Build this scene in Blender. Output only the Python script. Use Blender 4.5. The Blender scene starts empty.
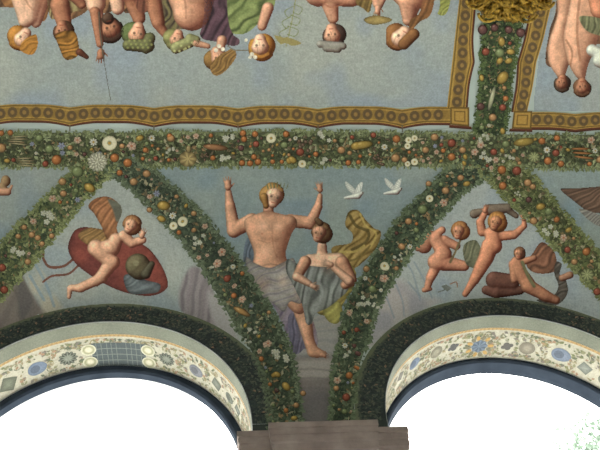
import bpy, bmesh, math, random
import numpy as np
from mathutils import Vector, Matrix
from mathutils.bvhtree import BVHTree
random.seed(7); RNG = np.random.default_rng(11)
COL = bpy.context.scene.collection
SC = bpy.context.scene

# ------------------------------------------------------------------ camera
F_PX, PITCH, YAW, ROLL = 736.4, 56.252, 8.747, -7.66
CAM = Vector((-.706, 0, 0))
_pi, _ya, _ro = map(math.radians, (PITCH, YAW, ROLL))
FW = Vector((math.sin(_ya)*math.cos(_pi), math.cos(_ya)*math.cos(_pi), math.sin(_pi)))
_r = Vector((math.cos(_ya), -math.sin(_ya), 0)); _u = _r.cross(FW)
RT = math.cos(_ro)*_r + math.sin(_ro)*_u
UP = -math.sin(_ro)*_r + math.cos(_ro)*_u
cd = bpy.data.cameras.new('camera'); cam = bpy.data.objects.new('camera', cd); COL.objects.link(cam)
cd.sensor_width = 36; cd.sensor_fit = 'HORIZONTAL'; cd.lens = F_PX*36/600; cd.clip_start = .05; cd.clip_end = 500
M = Matrix((RT, UP, -FW)).transposed().to_4x4(); M.translation = CAM; cam.matrix_world = M
SC.camera = cam

# ------------------------------------------------------------------ place dimensions (metres, z = 0 at eye height)
YW, ZS = 4.953, 4.342            # inner wall face, springing of the arches
CA, CB = 2.07, 2.80              # cove ellipse half axes
YC = YW-CA
RI, RO = 1.408, 1.70             # arch radius, outer radius of the garland band
APEX = 65.5
FLOOR = -1.62
BAYS = (-6, -2, 2, 6)
XE = 8.0
TS = .60                         # depth of the painted soffit
WT = [(0, 1.70), (11, 1.63), (22, 1.53), (29, 1.385), (36, 1.20), (44, .97), (56, .43), (APEX, 0)]
def wrib(a):
    if a >= APEX: return 0
    return float(np.interp(a, [q[0] for q in WT], [q[1] for q in WT]))
def cove(a): return YC+CA*math.cos(math.radians(a)), ZS+CB*math.sin(math.radians(a))

# ------------------------------------------------------------------ materials
def nt(m): m.use_nodes = True; n = m.node_tree; return n, n.nodes, n.links
def mat_plain(name, c1, c2, scale=3, rough=.85, bump=.15, detail=8, metal=0, wave=None):
    m = bpy.data.materials.new(name); n, N, L = nt(m); b = N['Principled BSDF']
    tc = N.new('ShaderNodeTexCoord'); no = N.new('ShaderNodeTexNoise'); no.inputs['Scale'].default_value = scale; no.inputs['Detail'].default_value = detail
    L.new(tc.outputs['Object'], no.inputs['Vector'])
    rp = N.new('ShaderNodeValToRGB'); rp.color_ramp.elements[0].position = .32; rp.color_ramp.elements[1].position = .68
    rp.color_ramp.elements[0].color = (*lin(c1), 1); rp.color_ramp.elements[1].color = (*lin(c2), 1)
    L.new(no.outputs['Fac'], rp.inputs['Fac']); L.new(rp.outputs['Color'], b.inputs['Base Color'])
    n2 = N.new('ShaderNodeTexNoise'); n2.inputs['Scale'].default_value = scale*14; n2.inputs['Detail'].default_value = 4
    L.new(tc.outputs['Object'], n2.inputs['Vector'])
    bp = N.new('ShaderNodeBump'); bp.inputs['Strength'].default_value = bump; bp.inputs['Distance'].default_value = .02
    L.new(n2.outputs['Fac'], bp.inputs['Height']); L.new(bp.outputs['Normal'], b.inputs['Normal'])
    b.inputs['Roughness'].default_value = rough; b.inputs['Metallic'].default_value = metal
    return m
SAT = .98
ALB = 1.55       # paint colours below are written as they look in the dim room; this lifts them to pigment
def lin(c, k=1.0):
    o = []
    for v in c[:3]:
        v = v/255; v = v/12.92 if v <= .04045 else ((v+.055)/1.055)**2.4
        o.append(min(.93, v*k))
    return o
def lin_np(a, k=ALB):
    a = np.clip(a, 0, 255)/255
    lum = (a*np.array([.3, .59, .11])).sum(-1, keepdims=True); a = np.clip(lum+(a-lum)*SAT, 0, 1)
    a = np.where(a <= .04045, a/12.92, ((a+.055)/1.055)**2.4)*k
    return np.clip(a, 0, .93)
def mat_paint():
    m = bpy.data.materials.new('fresco_pigment'); n, N, L = nt(m); b = N['Principled BSDF']
    at = N.new('ShaderNodeAttribute'); at.attribute_name = 'Col'
    tc = N.new('ShaderNodeTexCoord')
    n1 = N.new('ShaderNodeTexNoise'); n1.inputs['Scale'].default_value = 60; n1.inputs['Detail'].default_value = 6
    L.new(tc.outputs['Object'], n1.inputs['Vector'])
    mr = N.new('ShaderNodeMapRange'); mr.inputs['From Min'].default_value = .3; mr.inputs['From Max'].default_value = .7
    mr.inputs['To Min'].default_value = .86; mr.inputs['To Max'].default_value = 1.12
    L.new(n1.outputs['Fac'], mr.inputs['Value'])
    mx = N.new('ShaderNodeMix'); mx.data_type = 'RGBA'; mx.blend_type = 'MULTIPLY'; mx.inputs['Factor'].default_value = 1
    L.new(at.outputs['Color'], mx.inputs['A']); L.new(mr.outputs['Result'], mx.inputs['B'])
    L.new(mx.outputs['Result'], b.inputs['Base Color'])
    b.inputs['Roughness'].default_value = .9; b.inputs['Specular IOR Level'].default_value = .15
    bp = N.new('ShaderNodeBump'); bp.inputs['Strength'].default_value = .12; bp.inputs['Distance'].default_value = .01
    L.new(n1.outputs['Fac'], bp.inputs['Height']); L.new(bp.outputs['Normal'], b.inputs['Normal'])
    return m
PAINT = mat_paint()
M_vault = mat_plain('aged_vault_plaster', (158, 168, 158), (172, 182, 172), 2.5)
M_wall = mat_plain('limewashed_wall', (192, 194, 192), (206, 208, 206), 1.5)
M_floor = mat_plain('terracotta_and_marble_floor', (160, 162, 164), (182, 184, 186), 1.2, .5)
M_stone = mat_plain('brown_veined_stone', (122, 106, 98), (150, 134, 124), 6, .6, .3)
M_frame = mat_plain('painted_steel', (44, 51, 60), (54, 62, 72), 5, .5, .05)
_b = M_frame.node_tree.nodes['Principled BSDF']; _b.inputs['Specular IOR Level'].default_value = .05; _b.inputs['Roughness'].default_value = .95
M_ground = mat_plain('pale_gravel', (206, 208, 206), (222, 224, 222), 3)
M_gold = mat_plain('gilded_stucco', (88, 66, 18), (216, 178, 78), 26, .40, .5, 5, .75)
M_leaf = mat_plain('tree_leaf', (110, 128, 112), (140, 156, 140), 4, .6)
M_bark = mat_plain('tree_bark', (110, 95, 78), (140, 122, 100), 6, .9, .6)

# ------------------------------------------------------------------ object helpers
def link(o, parent=None):
    COL.objects.link(o)
    if parent: o.parent = parent
    return o
def mesh_obj(name, verts, faces, mat, parent=None, cols=None, smooth=True, kind=None):
    me = bpy.data.meshes.new(name); me.from_pydata([tuple(v) for v in verts], [], faces); me.update()
    if cols is not None:
        a = me.color_attributes.new('Col', 'FLOAT_COLOR', 'POINT')
        c = np.ones((len(verts), 4), dtype=np.float32); c[:, :3] = cols
        a.data.foreach_set('color', c.ravel())
    me.materials.append(mat)
    if smooth: me.polygons.foreach_set('use_smooth', [True]*len(me.polygons))
    o = bpy.data.objects.new(name, me); link(o, parent)
    if kind: o['kind'] = kind
    return o
def bm_obj(name, bm, mat, parent=None, smooth=False, kind=None):
    me = bpy.data.meshes.new(name); bm.to_mesh(me); bm.free(); me.materials.append(mat)
    if smooth: me.polygons.foreach_set('use_smooth', [True]*len(me.polygons))
    o = bpy.data.objects.new(name, me); link(o, parent)
    if kind: o['kind'] = kind
    return o
def thing(name, label, cat, group=None, loc=None):
    o = bpy.data.objects.new(name, None); COL.objects.link(o); o['label'] = label; o['category'] = cat
    o.empty_display_size = .1
    if group: o['group'] = group
    return o
def grid_faces(nu, nv):
    return [(i*nv+j, i*nv+j+1, (i+1)*nv+j+1, (i+1)*nv+j) for i in range(nu-1) for j in range(nv-1)]

# ------------------------------------------------------------------ the room shell
SURF = []
def surf(name, verts, faces, mat, kind='structure', smooth=True):
    SURF.append((verts, faces)); return mesh_obj(name, verts, faces, mat, None, None, smooth, kind)
def vault():
    V = []; Fc = []
    A = list(np.linspace(0, APEX, 67))
    for k in range(-2, 3):                    # pendentives stand on the piers
        xp = k*4
        base = len(V); nx = 13
        for a in A:
            y, z = cove(a)
            x0 = xp-2+wrib(a) if k > -2 else -XE
            x1 = xp+2-wrib(a) if k < 2 else XE
            for j in range(nx): V.append((x0+(x1-x0)*j/(nx-1), y, z))
        Fc += [tuple(base+q for q in f) for f in grid_faces(len(A), nx)]
    base = len(V); A2 = np.linspace(APEX, 90, 26); XS = np.linspace(-XE, XE, 65)
    prof = [cove(a) for a in A2]+[(y, ZS+CB) for y in np.linspace(YC-.2, -3.6, 22)]
    for y, z in prof:
        for x in XS: V.append((x, y, z))
    Fc += [tuple(base+q for q in f) for f in grid_faces(len(prof), len(XS))]
    surf('ceiling', V, Fc, M_vault)
    for xc in BAYS:                           # lunette caps between the ribs
        V = []; n = 60; m = 22
        for i in range(-n, n+1):
            tau = 1-abs(i)/n; sg = 1 if i >= 0 else -1
            a = APEX*tau; th = math.radians(90*tau)
            y, z = cove(a); P = Vector((xc+sg*wrib(a), y, z))
            Q = Vector((xc+sg*RO*math.cos(th), YW, ZS+RO*math.sin(th)))
            for j in range(m): V.append(tuple(P.lerp(Q, j/(m-1))))
        surf('ceiling', V, grid_faces(2*n+1, m), M_vault)
def bay_dz(xc): return .01 if xc == -2 else 0
def ring_dims(xc): return (.70, 1.322) if xc < 0 else (.785, 1.352)
def arcade():
    # inner wall face around each arch, the soffit and the jambs, as one masonry wall
    V = []; Fc = []
    T = np.linspace(0, math.pi, 97)
    for xc in BAYS:
        dz = bay_dz(xc); base = len(V)
        for t in T:
            for r in np.linspace(RI, RO, 5): V.append((xc+r*math.cos(t), YW, ZS+dz*(1 if r < RO-.01 else 0)+r*math.sin(t)))
        Fc += [tuple(base+q for q in f) for f in grid_faces(len(T), 5)]
        base = len(V); ys = np.linspace(YW, YW+TS, 9).tolist()+[YW+.84]
        for t in T:
            for y in ys: V.append((xc+RI*math.cos(t), y, ZS+dz+RI*math.sin(t)))
        Fc += [tuple(base+q for q in f) for f in grid_faces(len(T), len(ys))]
        # outer wall face
        base = len(V)
        for t in T:
            P = (xc+RI*math.cos(t), YW+.84, ZS+dz+RI*math.sin(t)); V.append(P)
            V.append((xc+2*math.cos(t)/max(abs(math.cos(t)), .0001)*min(1, abs(math.cos(t))*3), YW+.84, ZS+3.0 if math.sin(t) > .02 else ZS))
        Fc += [(base+2*i, base+2*i+1, base+2*i+3, base+2*i+2) for i in range(len(T)-1)]
    surf('wall_front', V, Fc, M_wall)
    SURFN = len(SURF)
    for xp in (-8, -4, 0, 4, 8):              # piers below the springing
        bm = bmesh.new(); h = ZS-FLOOR
        g = bmesh.ops.create_cube(bm, size=1)
        for v in bm.verts: v.co = Vector((xp+v.co.x*1.184, YW+.42+v.co.y*.84, FLOOR+h/2+v.co.z*h))
        b_ = [tuple(v.co) for v in bm.verts]; SURF.append((b_, [tuple(v.index for v in f.verts) for f in bm.faces]))
        bm_obj('wall_pier', bm, M_wall, kind='structure')
    def box(name, x0, x1, y0, y1, z0, z1, mat):
        bm = bmesh.new(); bmesh.ops.create_cube(bm, size=1)
        for v in bm.verts: v.co = Vector(((x0+x1)/2+v.co.x*(x1-x0), (y0+y1)/2+v.co.y*(y1-y0), (z0+z1)/2+v.co.z*(z1-z0)))
        return bm_obj(name, bm, mat, kind='structure')
    box('wall_left', -XE-.3, -XE, -3.6, YW, FLOOR, ZS+CB+.2, M_wall)
    box('wall_right', XE, XE+.3, -3.6, YW, FLOOR, ZS+CB+.2, M_wall)
    box('wall_back', -XE-.3, XE+.3, -3.9, -3.6, FLOOR, ZS+CB+.2, M_wall)
    box('floor', -XE-.3, XE+.3, -3.9, YW+.9, FLOOR-.2, FLOOR, M_floor)
    box('exterior_ground', -60, 60, YW+.9, 80, FLOOR-.35, FLOOR-.15, M_ground)
    for n, xc in enumerate(BAYS):             # the steel frame of each arched opening
        dz = bay_dz(xc); T1, R2 = ring_dims(xc)
        V = []; sec = [(RI-.004, YW+TS), (R2+.02, YW+TS), (R2, YW+TS+.02), (R2, YW+T1), (RI-.004, YW+T1)]
        pts = [(math.cos(t), math.sin(t)) for t in np.linspace(0, math.pi, 97)]
        rows = [[(xc+r*c, y, ZS+dz+r*s) for r, y in sec] for c, s in pts]
        for sg, rw in ((1, rows[0]), (-1, rows[-1])):
            low = [(p[0], p[1], FLOOR) for p in rw]
            if sg == 1: rows.insert(0, low)
            else: rows.append(low)
        for rw in rows: V += rw
        ns = len(sec); Fc = []
        for i in range(len(rows)-1):
            for j in range(ns): k = (j+1) % ns; Fc.append((i*ns+j, i*ns+k, (i+1)*ns+k, (i+1)*ns+j))
        mesh_obj('window_%d' % (n+1), V, Fc, M_frame, smooth=False, kind='structure')
vault(); arcade()
_V = []; _F = []
for v, f in SURF:
    b = len(_V); _V += [Vector(q) for q in v]; _F += [tuple(b+i for i in q) for q in f]
BVH = BVHTree.FromPolygons(_V, _F)
def pt(x, y, off=.003):
    """point of the built vault or wall that is seen at photo position x, y, lifted off the plaster by off"""
    d = (FW + RT*((x-300)/F_PX) - UP*((y-225)/F_PX)).normalized()
    loc, nrm, idx, dist = BVH.ray_cast(CAM, d, 60)
    if loc is None: return None
    if nrm.dot(d) > 0: nrm = -nrm
    return loc + nrm*off

# ------------------------------------------------------------------ painting tools
def vnoise(X, Y, s, seed):
    r = np.random.default_rng(seed); T = r.random((128, 128))
    x = X/s+500; y = Y/s+500; xi = np.floor(x).astype(int); yi = np.floor(y).astype(int); fx = x-xi; fy = y-yi
    fx = fx*fx*(3-2*fx); fy = fy*fy*(3-2*fy)
    g = lambda a, b: T[a % 128, b % 128]
    return (g(xi, yi)*(1-fx)+g(xi+1, yi)*fx)*(1-fy)+(g(xi, yi+1)*(1-fx)+g(xi+1, yi+1)*fx)*fy
def catmull(P, closed=True, n=6):
    P = [np.array(p, float) for p in P]; N = len(P); out = []
    for i in range(N if closed else N-1):
        if closed: a, b, c, d = P[i-1], P[i], P[(i+1) % N], P[(i+2) % N]
        else: a, b, c, d = P[max(i-1, 0)], P[i], P[i+1], P[min(i+2, N-1)]
        for k in range(n):
            t = k/n; out.append(.5*((2*b)+(-a+c)*t+(2*a-5*b+4*c-d)*t*t+(-a+3*b-3*c+d)*t**3))
    if not closed: out.append(P[-1])
    return np.array(out)
class Cv:
    """a painter's canvas over part of the plaster; every brush has a name that becomes its own mesh"""
    def __init__(s, x0, y0, x1, y1, step=.7):
        s.step = step; xs = np.arange(x0, x1+step, step); ys = np.arange(y0, y1+step, step)
        s.X, s.Y = np.meshgrid(xs, ys); s.rgb = np.zeros(s.X.shape+(3,)); s.tag = np.full(s.X.shape, -1); s.names = []; s.labels = {}
        s.seed = 1
    def tid(s, t):
        if t not in s.names: s.names.append(t)
        return s.names.index(t)
    def put(s, al, rgb, tag):
        if np.ndim(rgb) == 1: rgb = np.broadcast_to(np.array(rgb, float), s.rgb.shape)
        a = np.where(s.tag[..., None] < 0, 1.0, al[..., None])
        on = al > .04
        s.rgb = np.where(on[..., None], s.rgb*(1-a)+rgb*a, s.rgb)
        if tag is not None:
            k = s.tid(tag); s.tag = np.where(al > .5, k, s.tag)
        else: pass
    def sdf(s, P):
        P = np.asarray(P, float); X, Y = s.X, s.Y; d = np.full(X.shape, 1e9); ins = np.zeros(X.shape, bool)
        for i in range(len(P)):
            a = P[i-1]; b = P[i]; e = b-a; L = e@e+1e-9
            t = np.clip(((X-a[0])*e[0]+(Y-a[1])*e[1])/L, 0, 1)
            d = np.minimum(d, (X-a[0]-t*e[0])**2+(Y-a[1]-t*e[1])**2)
            c = ((a[1] > Y) != (b[1] > Y)); 
            with np.errstate(divide='ignore', invalid='ignore'):
                xx = (b[0]-a[0])*(Y-a[1])/(b[1]-a[1]+1e-12)+a[0]
            ins ^= c & (X < xx)
        d = np.sqrt(d); return np.where(ins, d, -d)
    def poly(s, P, c, tag, soft=.8, smooth=True, folds=None, c2=None, rim=0, clip=None):
        if smooth: P = catmull(P)
        D = s.sdf(P); al = np.clip(D/soft+.5, 0, 1)
        rgb = np.broadcast_to(np.array(c, float), s.rgb.shape).copy()
        if folds:
            ang, fr, amp = folds[:3]; w = folds[3] if len(folds) > 3 else 3.0
            u = s.X*math.cos(ang)+s.Y*math.sin(ang); s.seed += 1
            wv = vnoise(s.X, s.Y, 14, s.seed)*w*4
            q = np.sin((u+wv)/fr*2*math.pi); q = .6*q+.4*np.sin((u*1.7+wv*1.3)/fr*2*math.pi+1.3)
            rgb *= (1+amp*q)[..., None]
            if c2 is not None:
                k = np.clip(.5+.7*q, 0, 1)[..., None]; rgb = rgb*(1-k)+np.array(c2, float)*k
        elif c2 is not None:
            s.seed += 1; k = np.clip((vnoise(s.X, s.Y, 16, s.seed)-.3)*2.2, 0, 1)[..., None]; rgb = rgb*(1-k)+np.array(c2, float)*k
        if rim: rgb *= (1-rim*np.exp(-np.clip(D, 0, 99)/2.2))[..., None]
        if clip is not None: al = al*clip
        s.put(al, rgb, tag)
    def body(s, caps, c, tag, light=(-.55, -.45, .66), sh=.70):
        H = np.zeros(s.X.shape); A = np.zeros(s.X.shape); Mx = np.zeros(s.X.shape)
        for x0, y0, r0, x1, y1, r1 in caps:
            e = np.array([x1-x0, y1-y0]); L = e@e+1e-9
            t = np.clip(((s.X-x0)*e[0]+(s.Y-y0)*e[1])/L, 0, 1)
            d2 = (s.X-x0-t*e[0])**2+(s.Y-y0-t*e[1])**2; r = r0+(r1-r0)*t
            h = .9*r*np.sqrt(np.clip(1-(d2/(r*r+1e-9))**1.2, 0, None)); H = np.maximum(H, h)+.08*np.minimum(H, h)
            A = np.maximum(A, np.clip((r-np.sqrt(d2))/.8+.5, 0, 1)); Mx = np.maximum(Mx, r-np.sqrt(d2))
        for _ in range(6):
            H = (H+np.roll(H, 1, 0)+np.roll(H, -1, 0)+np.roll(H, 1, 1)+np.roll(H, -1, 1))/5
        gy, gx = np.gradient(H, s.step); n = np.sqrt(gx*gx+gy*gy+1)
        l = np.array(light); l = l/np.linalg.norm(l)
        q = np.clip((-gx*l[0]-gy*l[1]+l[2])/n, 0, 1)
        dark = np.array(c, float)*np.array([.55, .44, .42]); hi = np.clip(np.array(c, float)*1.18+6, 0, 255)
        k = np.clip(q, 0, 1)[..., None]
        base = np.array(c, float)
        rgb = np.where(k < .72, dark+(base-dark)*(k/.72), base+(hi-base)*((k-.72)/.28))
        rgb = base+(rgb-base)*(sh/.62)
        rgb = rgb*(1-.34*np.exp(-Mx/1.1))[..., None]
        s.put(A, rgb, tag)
    def form(s, P, W, c, tag, light=(-.55, -.45, .66), sh=.8):
        P = catmull(P); D = s.sdf(P); q = np.clip(D/W, 0, 1); H = W*.8*np.sqrt(np.clip(1-(1-q)**2, 0, 1))
        for _ in range(8):
            H = (H+np.roll(H, 1, 0)+np.roll(H, -1, 0)+np.roll(H, 1, 1)+np.roll(H, -1, 1))/5
        gy, gx = np.gradient(H, s.step); n = np.sqrt(gx*gx+gy*gy+1); l = np.array(light); l = l/np.linalg.norm(l)
        k = np.clip((-gx*l[0]-gy*l[1]+l[2])/n, 0, 1)[..., None]; base = np.array(c, float)
        dark = base*np.array([.50, .40, .38]); hi = np.clip(base*1.2+6, 0, 255)
        rgb = np.where(k < .70, dark+(base-dark)*(k/.70), base+(hi-base)*((k-.70)/.30))
        rgb = base+(rgb-base)*sh; rgb = rgb*(1-.36*np.exp(-np.clip(D, 0, 99)/1.0))[..., None]
        s.put(np.clip(D/.8+.5, 0, 1), rgb, tag)
    def line(s, P, w, c, tag, smooth=True, al=1.0):
        if smooth and len(P) > 2: P = catmull(P, False)
        d = np.full(s.X.shape, 1e9); P = np.asarray(P, float)
        for i in range(len(P)-1):
            a, b = P[i], P[i+1]; e = b-a; L = e@e+1e-9
            t = np.clip(((s.X-a[0])*e[0]+(s.Y-a[1])*e[1])/L, 0, 1)
            d = np.minimum(d, (s.X-a[0]-t*e[0])**2+(s.Y-a[1]-t*e[1])**2)
        s.put(np.clip((w/2-np.sqrt(d))/.7+.5, 0, 1)*al, c, tag)
    def dot(s, x, y, r, c, tag=None, al=1.0, ry=None):
        ry = ry or r; d = np.sqrt(((s.X-x)/r)**2+((s.Y-y)/ry)**2)
        s.put(np.clip((1-d)*r/.7+.5, 0, 1)*al, c, tag)
    def soft(s, x, y, rx, ry, c, al=.5):
        w_ = np.exp(-(((s.X-x)/rx)**2+((s.Y-y)/ry)**2))*al*(s.tag >= 0)
        s.rgb = s.rgb*(1-w_[..., None])+np.array(c, float)*w_[..., None]
    def mottle(s, amt=.09, sc=9, seed=None):
        s.seed += 1; q = seed or s.seed
        k = 1+amt*((vnoise(s.X, s.Y, sc, q)-.5)*2+(vnoise(s.X, s.Y, sc/3.3, q+9)-.5)*1.4)
        s.rgb *= k[..., None]
    def head(s, x, y, r, up, skin, hair, look=0.0, name='painted_hair', skintag='painted_body', beard=None, hairy=1.0):
        """up = direction of the crown in degrees (90 is up the picture)"""
        a = math.radians(up); U = np.array([math.cos(a), -math.sin(a)]); R_ = np.array([-U[1], U[0]])
        Pq = lambda u, v: (x+R_[0]*u*r+U[0]*v*r, y+R_[1]*u*r+U[1]*v*r)
        c = Pq(-.18*look, .22); c2 = Pq(-.5*look, .05)
        s.body([(*c, r*1.12*hairy, *c2, r*1.0*hairy)], hair, name)
        f0 = Pq(.16*look, .12); f1 = Pq(.22*look, -.5)
        s.body([(*f0, r*.78, *f1, r*.52)], skin, skintag)
        if beard: 
            b = Pq(.2*look, -.72); s.body([(*b, r*.5, *b, r*.5)], beard, name)
        dk = np.array(skin)*.42
        for sg in (-1, 1):
            e = Pq(.22*look+sg*.3, .02); s.dot(*e, max(.55, r*.12), dk, None, .8)
            b0 = Pq(.22*look+sg*.14, .2); b1 = Pq(.22*look+sg*.46, .2); s.line([b0, b1], .6, dk, None, False, .5)
        s.line([Pq(.26*look, .05), Pq(.34*look+.02, -.25)], .7, np.array(skin)*.66, None, False, .7)
        s.line([Pq(.24*look-.16, -.5), Pq(.24*look+.18, -.5)], .8, np.array(skin)*np.array([.72, .45, .42]), None, False, .8)
        h0 = Pq(-.6, .75); h1 = Pq(.6, .8); hm = Pq(0, .98)
        s.line([h0, hm, h1], r*.26, np.array(hair)*1.2, None, True, .5)
        for q in range(5):
            u = -.8+.4*q; s.line([Pq(u-.2*look, 1.0), Pq(u*1.15-.4*look, .3)], .6, np.array(hair)*.6, None, False, .45)
    def hand(s, x, y, ang, r, skin, tag='painted_body', side=1):
        a = math.radians(ang); d = np.array([math.cos(a), -math.sin(a)]); n = np.array([-d[1], d[0]])*side
        caps = [(x, y, r, x+d[0]*r*1.0, y+d[1]*r*1.0, r*.95)]
        for k, (o, L) in enumerate(((-.75, 2.0), (-.25, 2.5), (.25, 2.4), (.75, 1.9))):
            sx, sy = x+d[0]*r*1.2+n[0]*o*r, y+d[1]*r*1.2+n[1]*o*r
            dd = d+n*o*.28; caps.append((sx, sy, r*.3, sx+dd[0]*L*r*.62, sy+dd[1]*L*r*.62, r*.2))
        tx, ty = x-n[0]*r*.8, y-n[1]*r*.8; caps.append((tx, ty, r*.32, tx-n[0]*r*.9+d[0]*r*.8, ty-n[1]*r*.9+d[1]*r*.8, r*.24))
        s.body(caps, skin, tag)
    def meshes(s, parent, off=.004, region=None, tagparent=None, k=ALB):
        tag = s.tag.copy(); ny, nx = tag.shape
        ok = np.isfinite(s.X)
        if region is not None: ok &= s.sdf(region) > -s.step
        tag[~ok] = -1
        lr = lin_np(s.rgb, k); cache = {}
        def P(j, i):
            q = (j, i)
            if q not in cache: cache[q] = pt(float(s.X[j, i]), float(s.Y[j, i]), off)
            return cache[q]
        out = {}
        for ti, name in enumerate(s.names):
            t4 = (tag[:-1, :-1] >= 0) & (tag[1:, :-1] >= 0) & (tag[:-1, 1:] >= 0) & (tag[1:, 1:] >= 0) & (tag[:-1, :-1] == ti)
            js, is_ = np.nonzero(t4)
            if len(js) < 3: continue
            idx = {}; V = []; Cc = []; Fc = []
            for j, i in zip(js.tolist(), is_.tolist()):
                f = []
                for q in ((j, i), (j+1, i), (j+1, i+1), (j, i+1)):
                    if q not in idx:
                        p = P(*q)
                        if p is None: f = None; break
                        idx[q] = len(V); V.append(p); Cc.append(lr[q])
                    f.append(idx[q])
                if f: Fc.append(tuple(f))
            par = parent
            base = name.split('#')[0]
            if '>' in name:
                pn, base = name.split('>'); base = base.split('#')[0]; par = out.get(pn, parent)
            o = mesh_obj(base, V, Fc, PAINT, par, Cc)
            if name in s.labels: o['label'] = s.labels[name]
            out[name] = o
        return out

def lerp2(P, t):
    P = np.asarray(P, float); L = np.r_[0, np.cumsum(np.linalg.norm(np.diff(P, axis=0), axis=1))]; L /= L[-1]
    return np.array([np.interp(t, L, P[:, 0]), np.interp(t, L, P[:, 1])])
def ribbon(name, A, B, nu, nv, colf, parent, off, kind=None):
    """painted band between two edge lines given in photo positions"""
    V = []; C = []
    for i in range(nu):
        a = lerp2(A, i/(nu-1)); b = lerp2(B, i/(nu-1))
        for j in range(nv):
            v = j/(nv-1); p = a*(1-v)+b*v; q = pt(p[0], p[1], off)
            V.append(q if q is not None else (V[-1] if V else CAM+FW*9)); C.append(colf(p[0], p[1], i/(nu-1), v))
    return mesh_obj(name, V, grid_faces(nu, nv), PAINT, parent, lin_np(np.array(C, float)), kind=kind)
def disc(name, parent, x, y, rx, ry, rot, colf, off=.012, rf=None, dome=.006, nr=5, ns=20, label=None, k=ALB):
    V = []; C = []; Fc = []
    c, s_ = math.cos(rot), math.sin(rot)
    V.append(pt(x, y, off+dome)); C.append(colf(0, 0))
    if V[0] is None: return None
    for i in range(1, nr+1):
        r = i/nr
        for j in range(ns):
            t = 2*math.pi*j/ns; f = r*(rf(t) if rf else 1)
            u, v = f*rx*math.cos(t), f*ry*math.sin(t)
            p = pt(x+u*c-v*s_, y+u*s_+v*c, off+dome*math.sqrt(max(0, 1-r*r)))
            if p is None: p = V[0]
            V.append(p); C.append(colf(r, t+rot))
    for j in range(ns): Fc.append((0, 1+j, 1+(j+1) % ns))
    for i in range(nr-1):
        for j in range(ns):
            a = 1+i*ns+j; b = 1+i*ns+(j+1) % ns; Fc.append((a, a+ns, b+ns, b))
    o = mesh_obj(name, V, Fc, PAINT, parent, lin_np(np.clip(np.array(C, float), 0, 255), k))
    if label: o['label'] = label
    return o
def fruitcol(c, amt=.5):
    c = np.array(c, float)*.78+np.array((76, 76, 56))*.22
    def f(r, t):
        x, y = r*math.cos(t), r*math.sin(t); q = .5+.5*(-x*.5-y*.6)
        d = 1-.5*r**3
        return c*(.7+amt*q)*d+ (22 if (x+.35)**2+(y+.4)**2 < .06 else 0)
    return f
def flowercol(petal, core, rc=.33, n=8):
    petal = np.array(petal, float)*.84+np.array((80, 84, 70))*.16; core = np.array(core, float)
    return lambda r, t: core*(1-.3*r) if r < rc else petal*(.88+.14*math.cos(n*t))*(1.02-.22*(r-rc)*(1 if math.sin(t) > 0 else .2))
def petals(n, d=.25): return lambda t: 1-d+d*abs(math.cos(n*t/2))

# ------------------------------------------------------------------ painted sky grounds
def sky(cv, base, warm, P, tag='painted_sky', cool=None):
    cv.poly(P, base, tag, smooth=False, soft=.5)
    a = cv.tag >= 0
    k = np.clip((vnoise(cv.X, cv.Y, 34, 21)-.35)*2, 0, 1)[..., None]*.55
    cv.rgb = cv.rgb*(1-k)+np.array(warm, float)*k
    if cool is not None:
        k = np.clip((vnoise(cv.X, cv.Y, 26, 77)-.5)*2.6, 0, 1)[..., None]*.7
        cv.rgb = cv.rgb*(1-k)+np.array(cool, float)*k
    cv.rgb *= (1+.05*(vnoise(cv.X, cv.Y*3, 5, 5)-.5)+.05*(vnoise(cv.X*3, cv.Y, 5, 6)-.5)+.05*(vnoise(cv.X, cv.Y, 2, 8)-.5))[..., None]
SKIN = (176, 132, 104); SKIN_D = (146, 100, 74); SKIN_P = (194, 156, 128)

# ---- ceiling frescoes -------------------------------------------------------
def scallop(xs, y_lo, y_hi, cusps):
    P = []
    for x in xs:
        d = min(abs(x-c) for c in cusps); h = max(0, 1-d/28)**1.6
        P.append((x, y_hi+(y_lo-y_hi)*h))
    return P
def gold(px, py, u, v):
    base = np.array((132, 105, 52), float)
    e = min(v, 1-v)
    if e < .07: c = base*np.array([1.15, 1.15, 1.1])
    elif e < .14: c = base*.55
    elif e < .2: c = base*1.05
    else: c = base*.86
    n = math.sin(px*1.3+py*.7)*.04+math.sin(px*.31)*.04
    return c*(1+n)
def rim(px, py, u, v): return np.array((78, 46, 34), float)*(1.1-.4*v)
def roundel(par, x, y, r):
    def f(rr, t):
        if rr > .78: return (92, 74, 42)
        if rr > .45: return (76, 62, 42)
        return (116, 92, 52) if rr < .3 else (98, 80, 46)
    disc('roundel', par, x, y, r*.92, r, 0, f, .011, None, .002, 4, 14)
def border(par, inner, outer, rimline, n):
    """gilt painted border with roundels between two edge lines, brown rim outside"""
    o = ribbon('border', inner, outer, n, 13, gold, par, .008)
    ribbon('border_rim', outer, rimline, n, 4, rim, par, .0085)
    return o
def rounds(par, P, gap, r):
    P = np.asarray(P, float); L = np.linalg.norm(np.diff(P, axis=0), axis=1).sum(); n = int(L/gap)
    for i in range(n):
        a = lerp2(P, (i+.5)/n); roundel(par, a[0], a[1], r)
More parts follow.
